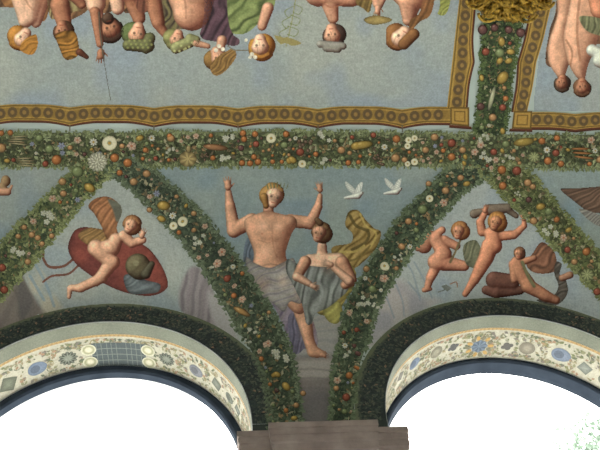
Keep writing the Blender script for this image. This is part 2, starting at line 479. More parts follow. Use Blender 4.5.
def ceiling_left():
    t = thing('ceiling_fresco', 'large blue ground ceiling fresco of a row of upside down figures, gold scalloped border', 'fresco')
    cv = Cv(-110, -90, 468, 110, 1.0)
    sky(cv, (121, 127, 122), (136, 137, 124), [(-110, -90), (468, -90), (452, 108), (-110, 108)], cool=(114, 123, 130))
    cv.meshes(t, .003)
    xs = np.arange(-111, 451, 3.0); cus = (-94, -12, 70, 154, 238, 318, 402)
    inn = scallop(xs, 107, 104, cus); out = scallop(xs, 124.5, 120, cus); rm = scallop(xs, 126.5, 122.5, cus)
    inn = [(x, y+x*.006) for x, y in inn]; out = [(x, y+x*.006) for x, y in out]; rm = [(x, y+x*.006) for x, y in rm]
    border(t, inn, out, rm, 370)
    rounds(t, [((a[0]+b[0])/2, (a[1]+b[1])/2) for a, b in zip(inn, out)][:-2], 11.8, 5.6)
    # right side, running up the ceiling
    ys = np.arange(108, -91, -3.0)
    def sx(y, x0, x1, b): d = abs(y-62); return x0+(x1-x0)*(62-y)/62*1.0+b*max(0, 1-d/26)**1.5
    ri = [(sx(y, 452, 459, 0), y) for y in ys]; ro = [(sx(y, 469, 474, 3.5), y) for y in ys]; rr = [(p[0]+2.2, p[1]) for p in ro]
    border(t, ri, ro, rr, 140)
    rounds(t, [((a[0]+b[0])/2, (a[1]+b[1])/2) for a, b in zip(ri, ro)], 12, 5.6)
    ribbon('border_corner', [(450, 107), (469, 107)], [(450, 124.5), (469, 126.5)], 18, 18,
           lambda x, y, u, v: np.array((140, 110, 54), float)*(.6 if (min(u, v, 1-u, 1-v) < .1 or abs(max(abs(u-.5), abs(v-.5))-.27) < .04) else 1), t, .0095)
    ribbon('border_rim', [(449, 124.6), (471, 126.5)], [(449, 127.6), (472, 129.5)], 8, 3, rim, t, .0095)
    for cx in (70, 154, 238, 318, 402):
        ribbon('hanging_cord', [(cx-.6, 125), (cx-.4, 131+cx*.003)], [(cx+.8, 125), (cx+.5, 131+cx*.003)], 6, 3, lambda x, y, u, v: (84, 74, 60), t, .010)
    # figures: generic crowd, heads hanging towards the arcade
    dn = -90
    def fig(name, x0, x1, fn, lab, y1=100):
        c = Cv(x0, -90, x1, y1, .62); fn(c); c.mottle(.075, 6)
        c.labels[name] = lab; r = {}
        c.names = [n if n == name else name+'>'+n for n in c.names]
        if name in c.names: # draw order: body mesh first so the others can hang on it
            k = c.names.index(name)
            if k:
                c.names[0], c.names[k] = c.names[k], c.names[0]
                z = c.tag.copy(); c.tag[z == 0] = k; c.tag[z == k] = 0
        c.meshes(t, .0055)
    B = 'painted_figure'
    def f1(c):
        c.poly([(-8, -90), (52, -90), (50, 4), (40, 22), (22, 8), (0, -2)], (112, 78, 48), 'painted_drapery', folds=(.5, 9, .2))
        c.body([(10, -20, 16, 34, -22, 18), (34, -10, 16, 30, 16, 10), (24, -6, 14, 26, 20, 8), (40, 0, 10, 36, 22, 6)], SKIN_P, B)
        c.line([(22, -10), (28, 4), (34, 10)], 1.8, (134, 92, 70), None, True, .5); c.soft(42, 0, 6, 14, (128, 86, 64), .5)
        c.head(22, 37, 11, dn-25, SKIN_P, (140, 96, 44), -.8, skintag=B)
        c.poly([(24, 40), (36, 34), (38, 46), (32, 55), (20, 50)], (136, 94, 42), 'painted_hair', folds=(1, 4, .2))
    def f2(c):
        c.poly([(44, -90), (86, -90), (84, 0), (74, 12), (60, 16), (48, 10)], (88, 66, 46), 'painted_drapery', folds=(.2, 8, .3), c2=(128, 116, 78))
        c.body([(60, 5, 10, 64, 22, 8), (74, -8, 9, 82, 4, 5)], SKIN_D, B)
        c.head(63, 30, 10, dn+4, SKIN_D, (72, 48, 32), .4, skintag=B)
        c.poly([(56, 34), (74, 31), (79, 44), (78, 56), (66, 60), (60, 50)], (126, 88, 40), 'painted_cap', folds=(1.2, 6, .35), rim=.4)
        c.body([(80, 52, 4, 87, 57, 2.5)], (84, 50, 36), 'painted_cap')
    def f3(c):
        c.body([(92, -20, 14, 96, 4, 10), (96, 6, 7, 98, 20, 6), (112, -30, 10, 118, 8, 7)], SKIN_P, B)
        c.head(110, 27, 12.5, dn+15, SKIN_D, (62, 46, 36), -.2, skintag=B, beard=(70, 52, 40))
        c.body([(95, 12, 5.5, 100, 44, 4)], SKIN_D, B); c.hand(101, 52, -95, 4, SKIN_D, B)
        c.line([(99, 12), (100, 30), (104, 60), (111, 102)], 1.3, (70, 66, 56), 'painted_staff')
    def f4(c):
        c.body([(122, -42, 14, 132, -8, 13), (132, -6, 11, 139, 18, 7)], SKIN_D, B)
        c.poly([(124, -30), (146, -90), (150, 0), (140, 12), (134, 0)], (96, 60, 46), 'painted_drapery', folds=(.3, 6, .25))
        c.head(136, 33, 11.5, dn-8, SKIN, (78, 88, 52), -.7, skintag=B)
        c.body([(128, 45, 6, 148, 46, 7), (150, 38, 6, 146, 48, 6)], (86, 86, 56), 'painted_wreath')
        for k in range(16): c.dot(126+k*1.7, 44+4*math.sin(k*2.1), 1.2, (120, 122, 70), None, .8)
    def f5(c):
        c.poly([(146, -90), (176, -90), (180, 20), (168, 30), (158, 14)], (66, 56, 46), 'painted_drapery', folds=(.2, 8, .3), c2=(100, 92, 60))
        c.body([(152, -4, 9, 158, 22, 7), (158, 24, 6, 168, 38, 3.5)], SKIN_D, B)
        c.body([(176, -36, 24, 200, -18, 22), (196, -10, 21, 192, 12, 19), (176, -12, 12, 184, 14, 9)], SKIN, B)
        c.line([(170, -20), (184, -2), (186, 18)], 2, (126, 84, 64), None, True, .5); c.line([(196, -30), (206, -8), (204, 14)], 2, (122, 82, 62), None, True, .45); c.soft(200, 10, 8, 14, (124, 80, 60), .45)
        c.head(176, 38, 9.5, dn-10, SKIN, (110, 108, 66), -.8, skintag=B)
        c.body([(176, 48, 6, 190, 42, 6), (190, 38, 5, 196, 40, 5)], (116, 116, 78), 'painted_wreath')
        for k in range(14): c.dot(173+k*1.6, 46+5*math.sin(k*1.9), 1.3, (152, 152, 100), None, .8)
    def f6(c):
        c.poly([(216, -90), (272, -90), (276, -2), (262, 20), (244, 34), (226, 30), (214, 10)], (84, 94, 56), 'painted_drapery', folds=(.9, 11, .26), c2=(112, 120, 74))
        c.poly([(206, -90), (224, -90), (228, 18), (240, 40), (234, 46), (216, 42), (200, 36), (204, 10)], (58, 44, 48), 'painted_mantle', folds=(.4, 9, .3), c2=(82, 60, 66))
        c.body([(268, 8, 6, 262, 26, 5), (222, 40, 5, 220, 50, 5), (196, 43, 4, 208, 46, 3)], SKIN, B)
        c.head(217, 57, 10.5, dn+30, SKIN, (112, 84, 46), -.8, skintag=B)
        c.poly([(212, 62), (232, 48), (236, 58), (222, 74), (212, 74)], (110, 84, 48), 'painted_hair', folds=(.9, 4, .25))
        c.head(261, 45, 11.5, dn, SKIN_P, (152, 108, 48), .4, skintag=B, hairy=1.1)
        for q in ((219, 46), (223, 49), (216, 50), (252, 54), (255, 57), (250, 57), (246, 40)): c.dot(*q, 2.1, (186, 180, 160), 'painted_blossom')
        c.line([(228, 46), (236, 50), (248, 50)], 1.8, (96, 92, 78), 'painted_staff')
    def f7(c):
        c.line([(297, -10), (292, 20), (286, 46)], 1.8, (124, 122, 88), 'painted_staff')
        for k in range(3):
            c.line([(294-k*3, 4+k*11), (302-k*2, 8+k*11), (299-k*2, 14+k*11), (293-k*3, 12+k*11)], 1.6, (104, 110, 74), 'painted_ribbon')
            c.line([(293-k*3, 6+k*11), (285-k*3, 11+k*11), (288-k*2, 17+k*11), (292-k*3, 15+k*11)], 1.6, (104, 110, 74), 'painted_ribbon')
        c.poly([(284, 37), (274, 35), (280, 44), (286, 43), (292, 46), (302, 43), (292, 38)], (122, 112, 70), 'painted_leaf')
    def f8(c):
        c.body([(308, -34, 12, 318, -2, 9), (316, -6, 12, 352, -4, 11), (330, 4, 9, 333, 18, 6), (352, -12, 8, 364, -2, 5)], SKIN, B)
        c.poly([(352, -90), (372, -90), (372, 4), (362, 8), (354, -8)], (96, 78, 44), 'painted_drapery', folds=(.3, 6, .25))
        c.line([(322, 2), (330, 7), (338, 6), (346, 2)], 1.6, (126, 82, 60), None, True, .6); c.line([(334, -20), (333, 0)], 1.6, (126, 82, 60), None, True, .5)
        c.head(333, 34, 11, dn+6, SKIN, (64, 50, 42), .5, skintag=B)
        c.body([(320, 44, 4, 343, 46, 4), (326, 48, 4, 338, 49, 4)], (128, 124, 112), 'painted_cap')
    def f9(c):
        c.body([(366, -42, 7, 377, 4, 4.5), (390, -20, 5, 379, 6, 4)], SKIN, B); c.hand(378, 8, -100, 3.4, SKIN, B)
        c.poly([(364, 18), (376, 15), (391, 18), (390, 22), (376, 25), (366, 23)], (146, 126, 76), 'painted_dish', rim=.5)
    def f10(c):
        c.body([(412, -42, 18, 414, -6, 16), (410, 2, 13, 408, 20, 6), (396, -6, 7, 404, 4, 5)], SKIN, B)
        c.poly([(424, -90), (440, -90), (434, 4), (420, 22), (410, 30), (410, 20), (422, 2)], (98, 68, 40), 'painted_drapery', folds=(.6, 7, .25))
        c.poly([(436, -90), (456, -90), (450, 4), (437, 14), (440, -4)], (112, 114, 60), 'painted_scarf', folds=(.6, 6, .2))
        c.soft(422, -4, 6, 14, (124, 80, 58), .5); c.line([(404, -16), (412, -6), (416, 6)], 1.8, (126, 82, 60), None, True, .5)
        c.head(400, 36, 12, dn-30, SKIN_P, (110, 74, 42), -.7, skintag=B)
        c.body([(404, 44, 6, 414, 34, 6)], (106, 72, 42), 'painted_hair')
    L = [(f1, -12, 60, 'painted fair haired figure with pale bare back'), (f2, 40, 92, 'painted figure in ochre cap'), (f3, 76, 126, 'painted dark bearded figure with thin staff'),
         (f4, 112, 162, 'painted figure with green leaf wreath in profile'), (f5, 144, 226, 'painted broad pink-skinned figure with pale green wreath'), (f6, 190, 282, 'painted pair in green robe and dark purple mantle'),
         (f8, 300, 376, 'painted bare shouldered figure with grey cap'), (f9, 358, 400, 'painted arms holding a gold dish'), (f10, 386, 458, 'painted brown haired figure with brown drape')]
    bk = Cv(-110, -90, 460, 40, 1.0)
    for P_, c1, c2, fr in (([(-110, -90), (150, -90), (172, -30), (178, 30), (168, 32), (158, 18), (144, 12), (128, 14), (118, 10), (104, 14), (94, 6), (84, 14), (66, 22), (52, 18), (44, 6), (-10, 8), (-60, 0), (-110, 4)], (84, 62, 44), (120, 86, 58), 10),
                           ([(160, -90), (300, -90), (296, -22), (276, -4), (262, 14), (230, 34), (206, 36), (198, 20), (180, 30), (166, 10)], (66, 54, 46), (96, 84, 58), 12),
                           ([(298, -90), (460, -90), (456, -16), (444, -2), (400, 4), (392, -8), (366, 6), (352, -4), (306, -6)], (92, 68, 46), (130, 96, 66), 9)):
        bk.poly(P_, c1, 'painted_crowd_drapery#%d' % fr, folds=(.6, fr, .3), c2=c2)
    for q in range(26): x_ = -30+q*19; bk.line([(x_, -30), (x_+8, -8), (x_+5, 14)], 2.2, (52, 40, 34), None, True, .6)
    bk.mottle(.2, 6); bk.meshes(t, .0045)
    for fn, x0, x1, lab in L: fig(B, x0, x1, fn, lab)
    c = Cv(270, -42, 306, 60, .62); f7(c); c.names = ['painted_emblem>'+n if i else 'painted_emblem' for i, n in enumerate(c.names)]; c.meshes(t, .0065)
def ceiling_right():
    t = thing('ceiling_fresco', 'partly visible ceiling fresco with two bare-backed upside down figures, top right', 'fresco')
    cv = Cv(534, -90, 720, 114, 1.0)
    sky(cv, (121, 126, 122), (132, 134, 124), [(556, -90), (720, -90), (720, 112), (532, 112), (538, 60)], cool=(114, 126, 134))
    cv.meshes(t, .003)
    xs = np.arange(530, 721, 3.0); cus = (575, 657)
    inn = scallop(xs, 114, 112, cus); out = scallop(xs, 129.5, 127, cus); rm = scallop(xs, 132.5, 130, cus)
    border(t, inn, out, rm, 120); rounds(t, [((a[0]+b[0])/2, (a[1]+b[1])/2) for a, b in zip(inn, out)], 11.5, 5.4)
    ys = np.arange(112, -91, -3.0)
    def sx(y, x0, x1, b): d = abs(y-62); return x0+(x1-x0)*(62-y)/62-b*max(0, 1-d/28)**1.4
    ri = [(sx(y, 538, 552, 2), y) for y in ys]; ro = [(sx(y, 522, 533, 3), y) for y in ys]; rr = [(p[0]-2.2, p[1]) for p in ro]
    border(t, ri, ro, rr, 140); rounds(t, [((a[0]+b[0])/2, (a[1]+b[1])/2) for a, b in zip(ri, ro)], 11.8, 5.3)
    ribbon('border_corner', [(513.5, 111), (532, 111)], [(511.5, 128.5), (531, 129)], 18, 18,
           lambda x, y, u, v: np.array((140, 110, 54), float)*(.6 if (min(u, v, 1-u, 1-v) < .1 or abs(max(abs(u-.5), abs(v-.5))-.27) < .04) else 1), t, .0095)
    ribbon('border_rim', [(509.5, 128.5), (532, 129)], [(508.5, 131.5), (532, 132)], 8, 3, rim, t, .0095)
    c = Cv(538, -90, 720, 104, .62); B = 'painted_figure'
    c.poly([(552, -90), (690, -90), (684, 20), (644, 36), (600, 44), (570, 50), (556, 66), (545, 62), (549, 30), (556, 0)], (84, 60, 44), B+'>painted_drapery', folds=(.6, 10, .25))
    c.form([(553, -90), (574, -90), (572, 4), (567, 34), (571, 52), (567, 70), (562, 80), (555, 74), (548, 60), (549, 40), (557, 14), (556, -10)], 9, SKIN, B)
    c.form([(574, -90), (614, -90), (610, 8), (602, 28), (596, 46), (588, 66), (584, 80), (575, 76), (567, 60), (563, 38), (568, 12), (571, -10)], 15, SKIN, B)
    c.line([(583, -20), (578, 10), (577, 36), (580, 60)], 2.6, (118, 78, 56), None, True, .55); c.line([(566, 40), (572, 52), (570, 66)], 2, (108, 70, 50), None, True, .5)
    c.soft(594, 30, 6, 22, (110, 72, 52), .5); c.soft(571, 20, 4, 18, (208, 168, 136), .4)
    c.body([(600, -10, 14, 602, 8, 12)], (176, 118, 88), B)
    c.poly([(580, 16), (604, 20), (612, 36), (594, 34), (584, 28)], (92, 92, 66), B+'>painted_scarf', folds=(.3, 5, .25))
    c.head(562, 82, 8.2, -100, SKIN_D, (66, 52, 40), .3, skintag=B); c.head(582, 86, 8.8, -85, SKIN_D, (92, 64, 44), -.2, skintag=B)
    c.body([(592, 50, 6, 606, 58, 8), (600, 60, 8, 616, 66, 9)], (170, 172, 156), B+'>painted_cloth')
    c.names = [n if '>' in n or n == B else B+'>'+n for n in c.names]
    k = c.names.index(B)
    if k: c.names[0], c.names[k] = c.names[k], c.names[0]; z = c.tag.copy(); c.tag[z == 0] = k; c.tag[z == k] = 0
    c.mottle(.075, 6); o = c.meshes(t, .0055)
    o[B]['label'] = 'painted pair of bare-backed figures'
ceiling_left(); ceiling_right()

# ---- frescoes between the garlands -------------------------------------------
def finish(c, t, off, main):
    c.names = [n if n == main or '>' in n else main+'>'+n for n in c.names]
    if main in c.names:
        k = c.names.index(main)
        if k: c.names[0], c.names[k] = c.names[k], c.names[0]; z = c.tag.copy(); c.tag[z == 0] = k; c.tag[z == k] = 0
    return c.meshes(t, off)
def bird(t, x, y, sc, flip, lab):
    c = Cv(x-16*sc, y-16*sc, x+16*sc, y+14*sc, .5); f = -1 if flip else 1; W = (186, 186, 174); B = 'painted_bird'
    Q = lambda L: [(x+f*a*sc, y+b*sc) for a, b in L]
    c.poly(Q([(-2, 2), (-8, -4), (-9, -11), (-4, -8), (1, -3), (3, 2)]), W, 'wing', folds=(.8, 3, .12), rim=.25)
    c.poly(Q([(0, 1), (4, -8), (9, -10), (8, -3), (5, 3)]), (196, 196, 184), 'wing#2', folds=(-.8, 3, .12), rim=.25)
    q = Q([(-9, 6), (4, 4), (8, 1), (9, 0)])
    c.body([(q[0][0], q[0][1], 1.6*sc, q[1][0], q[1][1], 3.4*sc), (q[1][0], q[1][1], 3.2*sc, q[2][0], q[2][1], 2.0*sc)], W, B)
    c.dot(q[2][0]+f*.6*sc, q[2][1]-.4*sc, .6, (60, 50, 44), None)
    c.labels[B] = lab
    finish(c, t, .0065, B)
def pendentive_mid():
    t = thing('pendentive_fresco', 'central fresco of two large painted figures above the pier, with two white birds', 'fresco', 'frescoes between the garland ribs')
    P = [(112, 160), (480, 160), (440, 196), (395, 243), (375, 272), (360, 305), (348, 345), (340, 380), (338, 436), (294, 436), (286, 395), (275, 350), (262, 320), (240, 292), (215, 257), (150, 195)]
    cv = Cv(110, 158, 482, 430, 1.0)
    sky(cv, (110, 121, 119), (124, 130, 120), P, cool=(104, 118, 124))
    s = 'painted_sky'
    cv.poly([(292, 322), (318, 314), (345, 318), (352, 340), (334, 366), (300, 366), (288, 345)], (134, 130, 122), 'painted_cloud', soft=8, folds=(1.4, 9, .06), c2=(118, 116, 112))
    cv.poly([(282, 366), (345, 362), (345, 432), (282, 432)], (102, 94, 90), 'painted_cloud', soft=8, c2=(86, 82, 80))
    cv.poly([(290, 362), (340, 360), (336, 376), (296, 378)], (128, 122, 114), 'painted_cloud', soft=5)
    for y in (371, 380, 390, 401): cv.line([(292, y), (312, y-2), (338, y+1)], 2, (84, 80, 78), None, True, .4)
    cv.meshes(t, .003)
    B = 'painted_figure'
    # ochre billowing cloak of the right figure, built first so the bodies lie over it
    c = Cv(218, 172, 392, 362, .55)
    c.labels[B] = 'painted fair haired figure with both arms raised and pale cloth round the hips'
    c.poly([(247, 238), (258, 246), (262, 268), (256, 280), (246, 272), (243, 256)], (82, 90, 98), 'painted_mantle', folds=(.3, 6, .25))
    c.poly([(256, 285), (276, 288), (296, 300), (312, 318), (318, 345), (302, 350), (292, 352), (284, 330), (274, 308), (262, 298)], (136, 126, 128), 'painted_drapery', folds=(.35, 8, .2), c2=(96, 86, 100))
    c.poly([(288, 318), (298, 316), (306, 340), (302, 352), (292, 352)], (84, 80, 92), 'painted_drapery', folds=(.1, 5, .2))
    c.body([(252, 221, 8, 235, 230, 7.6), (234, 231, 7.4, 230, 205, 5.4), (230, 205, 5, 228.5, 192, 3.4)], SKIN, B)
    c.hand(228, 187, 95, 3.8, SKIN, B, -1)
    c.body([(290, 221, 7, 310, 223, 6.6), (310, 224, 6.2, 318, 207, 4.8), (318, 207, 4.4, 320, 196, 3)], SKIN, B)
    c.hand(320, 190, 98, 3.2, SKIN, B)
    c.body([(268, 204, 5, 269, 218, 6)], SKIN, B)
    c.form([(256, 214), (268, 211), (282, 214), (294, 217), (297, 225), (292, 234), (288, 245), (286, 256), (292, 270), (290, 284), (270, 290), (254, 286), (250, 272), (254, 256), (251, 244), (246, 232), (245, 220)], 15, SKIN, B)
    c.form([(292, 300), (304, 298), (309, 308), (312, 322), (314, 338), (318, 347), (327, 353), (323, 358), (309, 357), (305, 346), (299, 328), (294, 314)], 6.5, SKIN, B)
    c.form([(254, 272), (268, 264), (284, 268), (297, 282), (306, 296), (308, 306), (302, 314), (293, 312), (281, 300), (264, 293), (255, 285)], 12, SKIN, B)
    c.hand(322, 355, -20, 2.6, SKIN, B)
    for q in ((262, 234), (283, 233)): c.dot(*q, 1.1, (140, 86, 66), None, .6)
    c.line([(272, 226), (273, 244), (276, 256)], 1.2, (134, 92, 70), None, True, .45)
    c.line([(258, 240), (268, 243), (272, 241)], 1.2, (134, 92, 70), None, True, .4)
    c.line([(274, 241), (284, 242), (290, 237)], 1.2, (134, 92, 70), None, True, .4)
    c.dot(277, 257, .9, (120, 78, 60), None, .6)
    c.line([(296, 302), (301, 307), (305, 304)], 1.1, (134, 88, 68), None, True, .45)
    # white cloth over the lap
    c.poly([(246, 258), (256, 264), (270, 268), (284, 262), (293, 258), (298, 268), (304, 282), (306, 296), (300, 304), (290, 302), (284, 312), (276, 306), (268, 300), (256, 296), (248, 282)], (158, 152, 140), 'painted_drapery', folds=(1.1, 7, .2), c2=(118, 112, 112), rim=.3)
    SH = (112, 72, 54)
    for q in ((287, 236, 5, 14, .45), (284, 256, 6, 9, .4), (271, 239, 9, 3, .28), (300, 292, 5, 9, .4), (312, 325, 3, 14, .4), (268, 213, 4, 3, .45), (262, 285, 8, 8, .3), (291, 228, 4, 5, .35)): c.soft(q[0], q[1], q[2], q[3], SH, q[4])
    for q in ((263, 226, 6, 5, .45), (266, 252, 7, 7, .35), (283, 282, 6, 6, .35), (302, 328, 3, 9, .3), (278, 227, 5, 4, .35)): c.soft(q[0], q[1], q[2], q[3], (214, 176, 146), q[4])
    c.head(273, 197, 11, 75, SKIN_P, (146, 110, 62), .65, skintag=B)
    c.body([(264, 197, 4, 266, 206, 3)], (140, 104, 58), 'painted_hair')
    for k in range(7): c.line([(268+k*3.1, 187+abs(k-3)*.6), (267+k*3.5, 182+abs(k-3)*.8)], 1.4, (94, 96, 66), 'painted_wreath', False)
    c.mottle(.075, 6)
    finish(c, t, .0065, B)
    d = Cv(278, 200, 392, 345, .55)
    d.labels[B] = 'painted dark haired figure in grey skirt with billowing ochre cloak'
    d.poly([(348, 212), (358, 210), (366, 220), (374, 228), (381, 232), (378, 246), (368, 258), (354, 269), (338, 266), (331, 252), (334, 246), (350, 243), (352, 234), (345, 226)], (116, 94, 50), 'painted_cloak', folds=(.9, 8, .24, 2), c2=(148, 124, 76), rim=.25)
    d.line([(350, 216), (356, 226), (368, 232), (366, 242), (352, 250)], 3, (74, 64, 36), None, True, .8)
    d.line([(360, 214), (366, 226), (376, 234), (370, 248)], 2, (166, 146, 82), None, True, .7); d.line([(340, 252), (354, 252), (364, 246)], 2.4, (160, 142, 80), None, True, .7); d.line([(346, 262), (358, 258), (370, 246)], 2, (84, 72, 40), None, True, .7)
    d.poly([(346, 262), (356, 272), (354, 288), (346, 300), (338, 312), (322, 316), (314, 308), (326, 296), (340, 280)], (118, 104, 56), 'painted_cloak', folds=(1.2, 8, .25), rim=.2)
    d.poly([(328, 304), (338, 302), (343, 312), (338, 324), (328, 322), (323, 312)], (142, 134, 74), 'painted_cloak', folds=(.8, 8, .12), rim=.3)
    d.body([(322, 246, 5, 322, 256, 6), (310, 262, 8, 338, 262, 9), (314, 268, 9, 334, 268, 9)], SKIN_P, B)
    d.poly([(287, 259), (298, 264), (318, 267), (336, 268), (347, 276), (348, 290), (338, 300), (328, 308), (316, 314), (312, 324), (306, 324), (302, 306), (294, 288), (286, 272)], (96, 98, 92), 'painted_skirt', folds=(.25, 9, .24, 3), c2=(128, 130, 124), rim=.25)
    d.body([(342, 263, 7, 351, 280, 6), (351, 281, 5.8, 345, 285, 4.6)], SKIN, B); d.body([(349, 281, 5, 334, 268, 3.4)], SKIN_P, B); d.hand(331, 265, 160, 2.8, SKIN_P, B)
    d.body([(305, 262, 6.2, 297, 277, 4.8)], SKIN, B); d.body([(297, 277, 4.6, 309, 284, 3.2)], SKIN_P, B); d.hand(312, 286, -25, 2.7, SKIN_P, B)
    d.soft(330, 268, 8, 6, (120, 78, 58), .3); d.soft(322, 250, 4, 4, (110, 70, 52), .4)
    d.head(320, 234, 9.2, 78, SKIN, (96, 72, 48), -.75, skintag=B, hairy=1.05)
    d.body([(317, 220, 3, 320, 223, 3.5)], (88, 66, 46), 'painted_hair')
    d.mottle(.075, 6)
    finish(d, t, .0080, B)
    bird(t, 354, 192, 1.0, False, 'painted white bird on the left'); bird(t, 393, 188, .95, False, 'painted white bird on the right')
def pendentive_left():
    t = thing('pendentive_fresco', 'small blue triangle of fresco at the far left edge', 'fresco', 'frescoes between the garland ribs')
    cv = Cv(-112, 160, 100, 402, 1.0)
    sky(cv, (118, 125, 120), (128, 132, 122), [(-110, 162), (100, 162), (60, 200), (20, 240), (-42, 300), (-110, 400)], cool=(108, 120, 126)); cv.meshes(t, .003)
    c = Cv(-30, 170, 20, 205, .6); B = 'painted_vase'
    c.body([(6, 180, 5, 6, 182, 5), (2, 186, 4, 4, 190, 5)], (128, 104, 74), B); c.body([(-14, 192, 5, 8, 192, 4), (10, 190, 2, 12, 186, 1.6)], SKIN, 'painted_hand')
    finish(c, t, .006, B)
def pendentive_right():
    t = thing('pendentive_fresco', 'blue triangle of fresco at the far right edge with part of a dark wing', 'fresco', 'frescoes between the garland ribs')
    cv = Cv(498, 160, 716, 402, 1.0)
    sky(cv, (116, 126, 122), (126, 132, 122), [(498, 162), (715, 162), (715, 400), (657, 325), (600, 262), (560, 215)], cool=(106, 120, 126)); cv.meshes(t, .003)
    c = Cv(556, 180, 642, 240, .6); B = 'painted_wing'
    c.poly([(560, 189), (578, 188), (604, 186), (642, 184), (642, 230), (612, 222), (600, 214), (588, 212), (574, 202)], (92, 72, 58), B, folds=(1.15, 5, .25), rim=.3)
    c.poly([(578, 209), (592, 212), (608, 220), (604, 228), (590, 222)], (112, 108, 100), B+'>feathers', folds=(.9, 4, .25))
    finish(c, t, .006, B)
pendentive_mid(); pendentive_left(); pendentive_right()
def putto(c, B, x, y, sc, caps, skin=SKIN):
    c.body([(x+a*sc, y+b*sc, r*sc, x+d*sc, y+e*sc, q*sc) for a, b, r, d, e, q in caps], skin, B)
def cap_left():
    t = thing('lunette_fresco', 'fresco of one winged child resting on a red oval cushion over the left arch', 'fresco', 'frescoes above the arches')
    P = [(110, 168), (150, 203), (196, 250), (214, 280), (236, 318), (246, 345), (225, 335), (200, 321), (180, 312), (160, 308), (140, 305.5), (120, 305), (100, 306), (80, 308.5), (60, 312), (40, 317.5), (20, 324), (0, 332.5), (-20, 342), (-42, 352), (-84, 384), (-84, 370), (-42, 306), (0, 270), (30, 240), (70, 205)]
    cv = Cv(-86, 166, 250, 388, 1.0)
    sky(cv, (130, 135, 128), (142, 144, 132), P, cool=(120, 130, 132))
    cv.poly([(-42, 300), (14, 274), (30, 290), (50, 318), (30, 330), (-42, 370)], (112, 104, 94), 'painted_rock', soft=3, c2=(98, 90, 84), folds=(.5, 22, .06, 1))
    cv.line([(14, 290), (22, 306), (24, 322)], 2.4, (84, 76, 70), None, True, .6)
    cv.poly([(18, 280), (34, 300), (20, 320)], (84, 80, 76), None, soft=5)
    cv.poly([(28, 262), (42, 272), (56, 296), (64, 312), (50, 318), (34, 296), (26, 276)], (148, 142, 124), 'painted_mist', soft=5, c2=(128, 134, 128))
    for q in ([(34, 262), (46, 284), (54, 306)], [(30, 276), (44, 300)]): cv.line(q, 3, (104, 124, 134), None, True, .6)
    cv.poly([(190, 268), (204, 272), (216, 300), (222, 330), (204, 322), (182, 312), (180, 290)], (108, 101, 101), 'painted_rock#2', soft=3, folds=(.15, 10, .08, 1), c2=(124, 116, 114))
    cv.poly([(208, 292), (222, 304), (240, 345), (222, 334), (212, 318)], (136, 132, 128), 'painted_rock#3', soft=4)
    cv.meshes(t, .003)
    c = Cv(38, 192, 174, 304, .5); B = 'painted_child'
    c.line([(74, 258), (64, 266), (50, 267), (44, 260), (43, 254)], 3.2, (98, 66, 54), 'painted_ribbon')
    c.line([(78, 266), (68, 274), (52, 276), (43, 282)], 2.8, (98, 66, 54), 'painted_ribbon')
    c.poly([(70, 238), (78, 228), (96, 228), (122, 236), (146, 246), (160, 262), (168, 280), (166, 290), (152, 296), (130, 294), (108, 286), (88, 274), (74, 262), (68, 250)], (112, 60, 50), 'painted_cushion', c2=(96, 52, 46), rim=.35)
    c.poly([(78, 236), (88, 228), (104, 230), (118, 240), (108, 248), (90, 246)], (128, 100, 62), 'painted_wing', folds=(.9, 5, .18), rim=.3)
    c.poly([(88, 206), (96, 198), (110, 197), (121, 206), (121, 216), (117, 228), (120, 238), (110, 244), (102, 228), (94, 214)], (134, 92, 62), 'painted_wing#2', folds=(.6, 6, .2), rim=.3)
    c.poly([(108, 199), (120, 204), (122, 214), (117, 222), (113, 210)], (84, 84, 72), 'painted_wing#2', soft=2)
    c.poly([(126, 288), (124, 276), (134, 274), (146, 280), (160, 284), (158, 292), (144, 294), (132, 294)], (92, 98, 98), 'painted_cloth', folds=(1.2, 6, .15), rim=.35)
    c.body([(138, 266, 12.5, 140, 268, 12)], (86, 80, 58), 'painted_ball'); c.body([(146, 274, 5, 152, 264, 3)], (74, 70, 54), 'painted_ball')
    c.dot(136, 263, 3, (116, 112, 86), None, .7)
    putto(c, B, 0, 0, 1, [(124, 236, 6, 132, 243, 5), (132, 243, 5, 143, 240, 4), (116, 240, 7, 112, 248, 8.5), (110, 248, 9, 100, 250, 8), (96, 248, 8.5, 112, 262, 8),
                          (112, 262, 7.5, 102, 276, 6), (104, 272, 5.5, 96, 282, 5), (102, 278, 5.6, 80, 288, 5), (82, 288, 4.6, 71, 288, 3.6), (70, 288, 3.2, 69, 297, 2.4)], (192, 148, 118))
    c.hand(142, 236, 70, 3, (192, 148, 118), B)
    c.head(131, 226, 8.2, 60, (196, 152, 120), (122, 86, 56), -.4, skintag=B, hairy=1.12)
    c.mottle(.075, 6); c.labels[B] = 'painted winged child asleep'
    finish(c, t, .006, B)
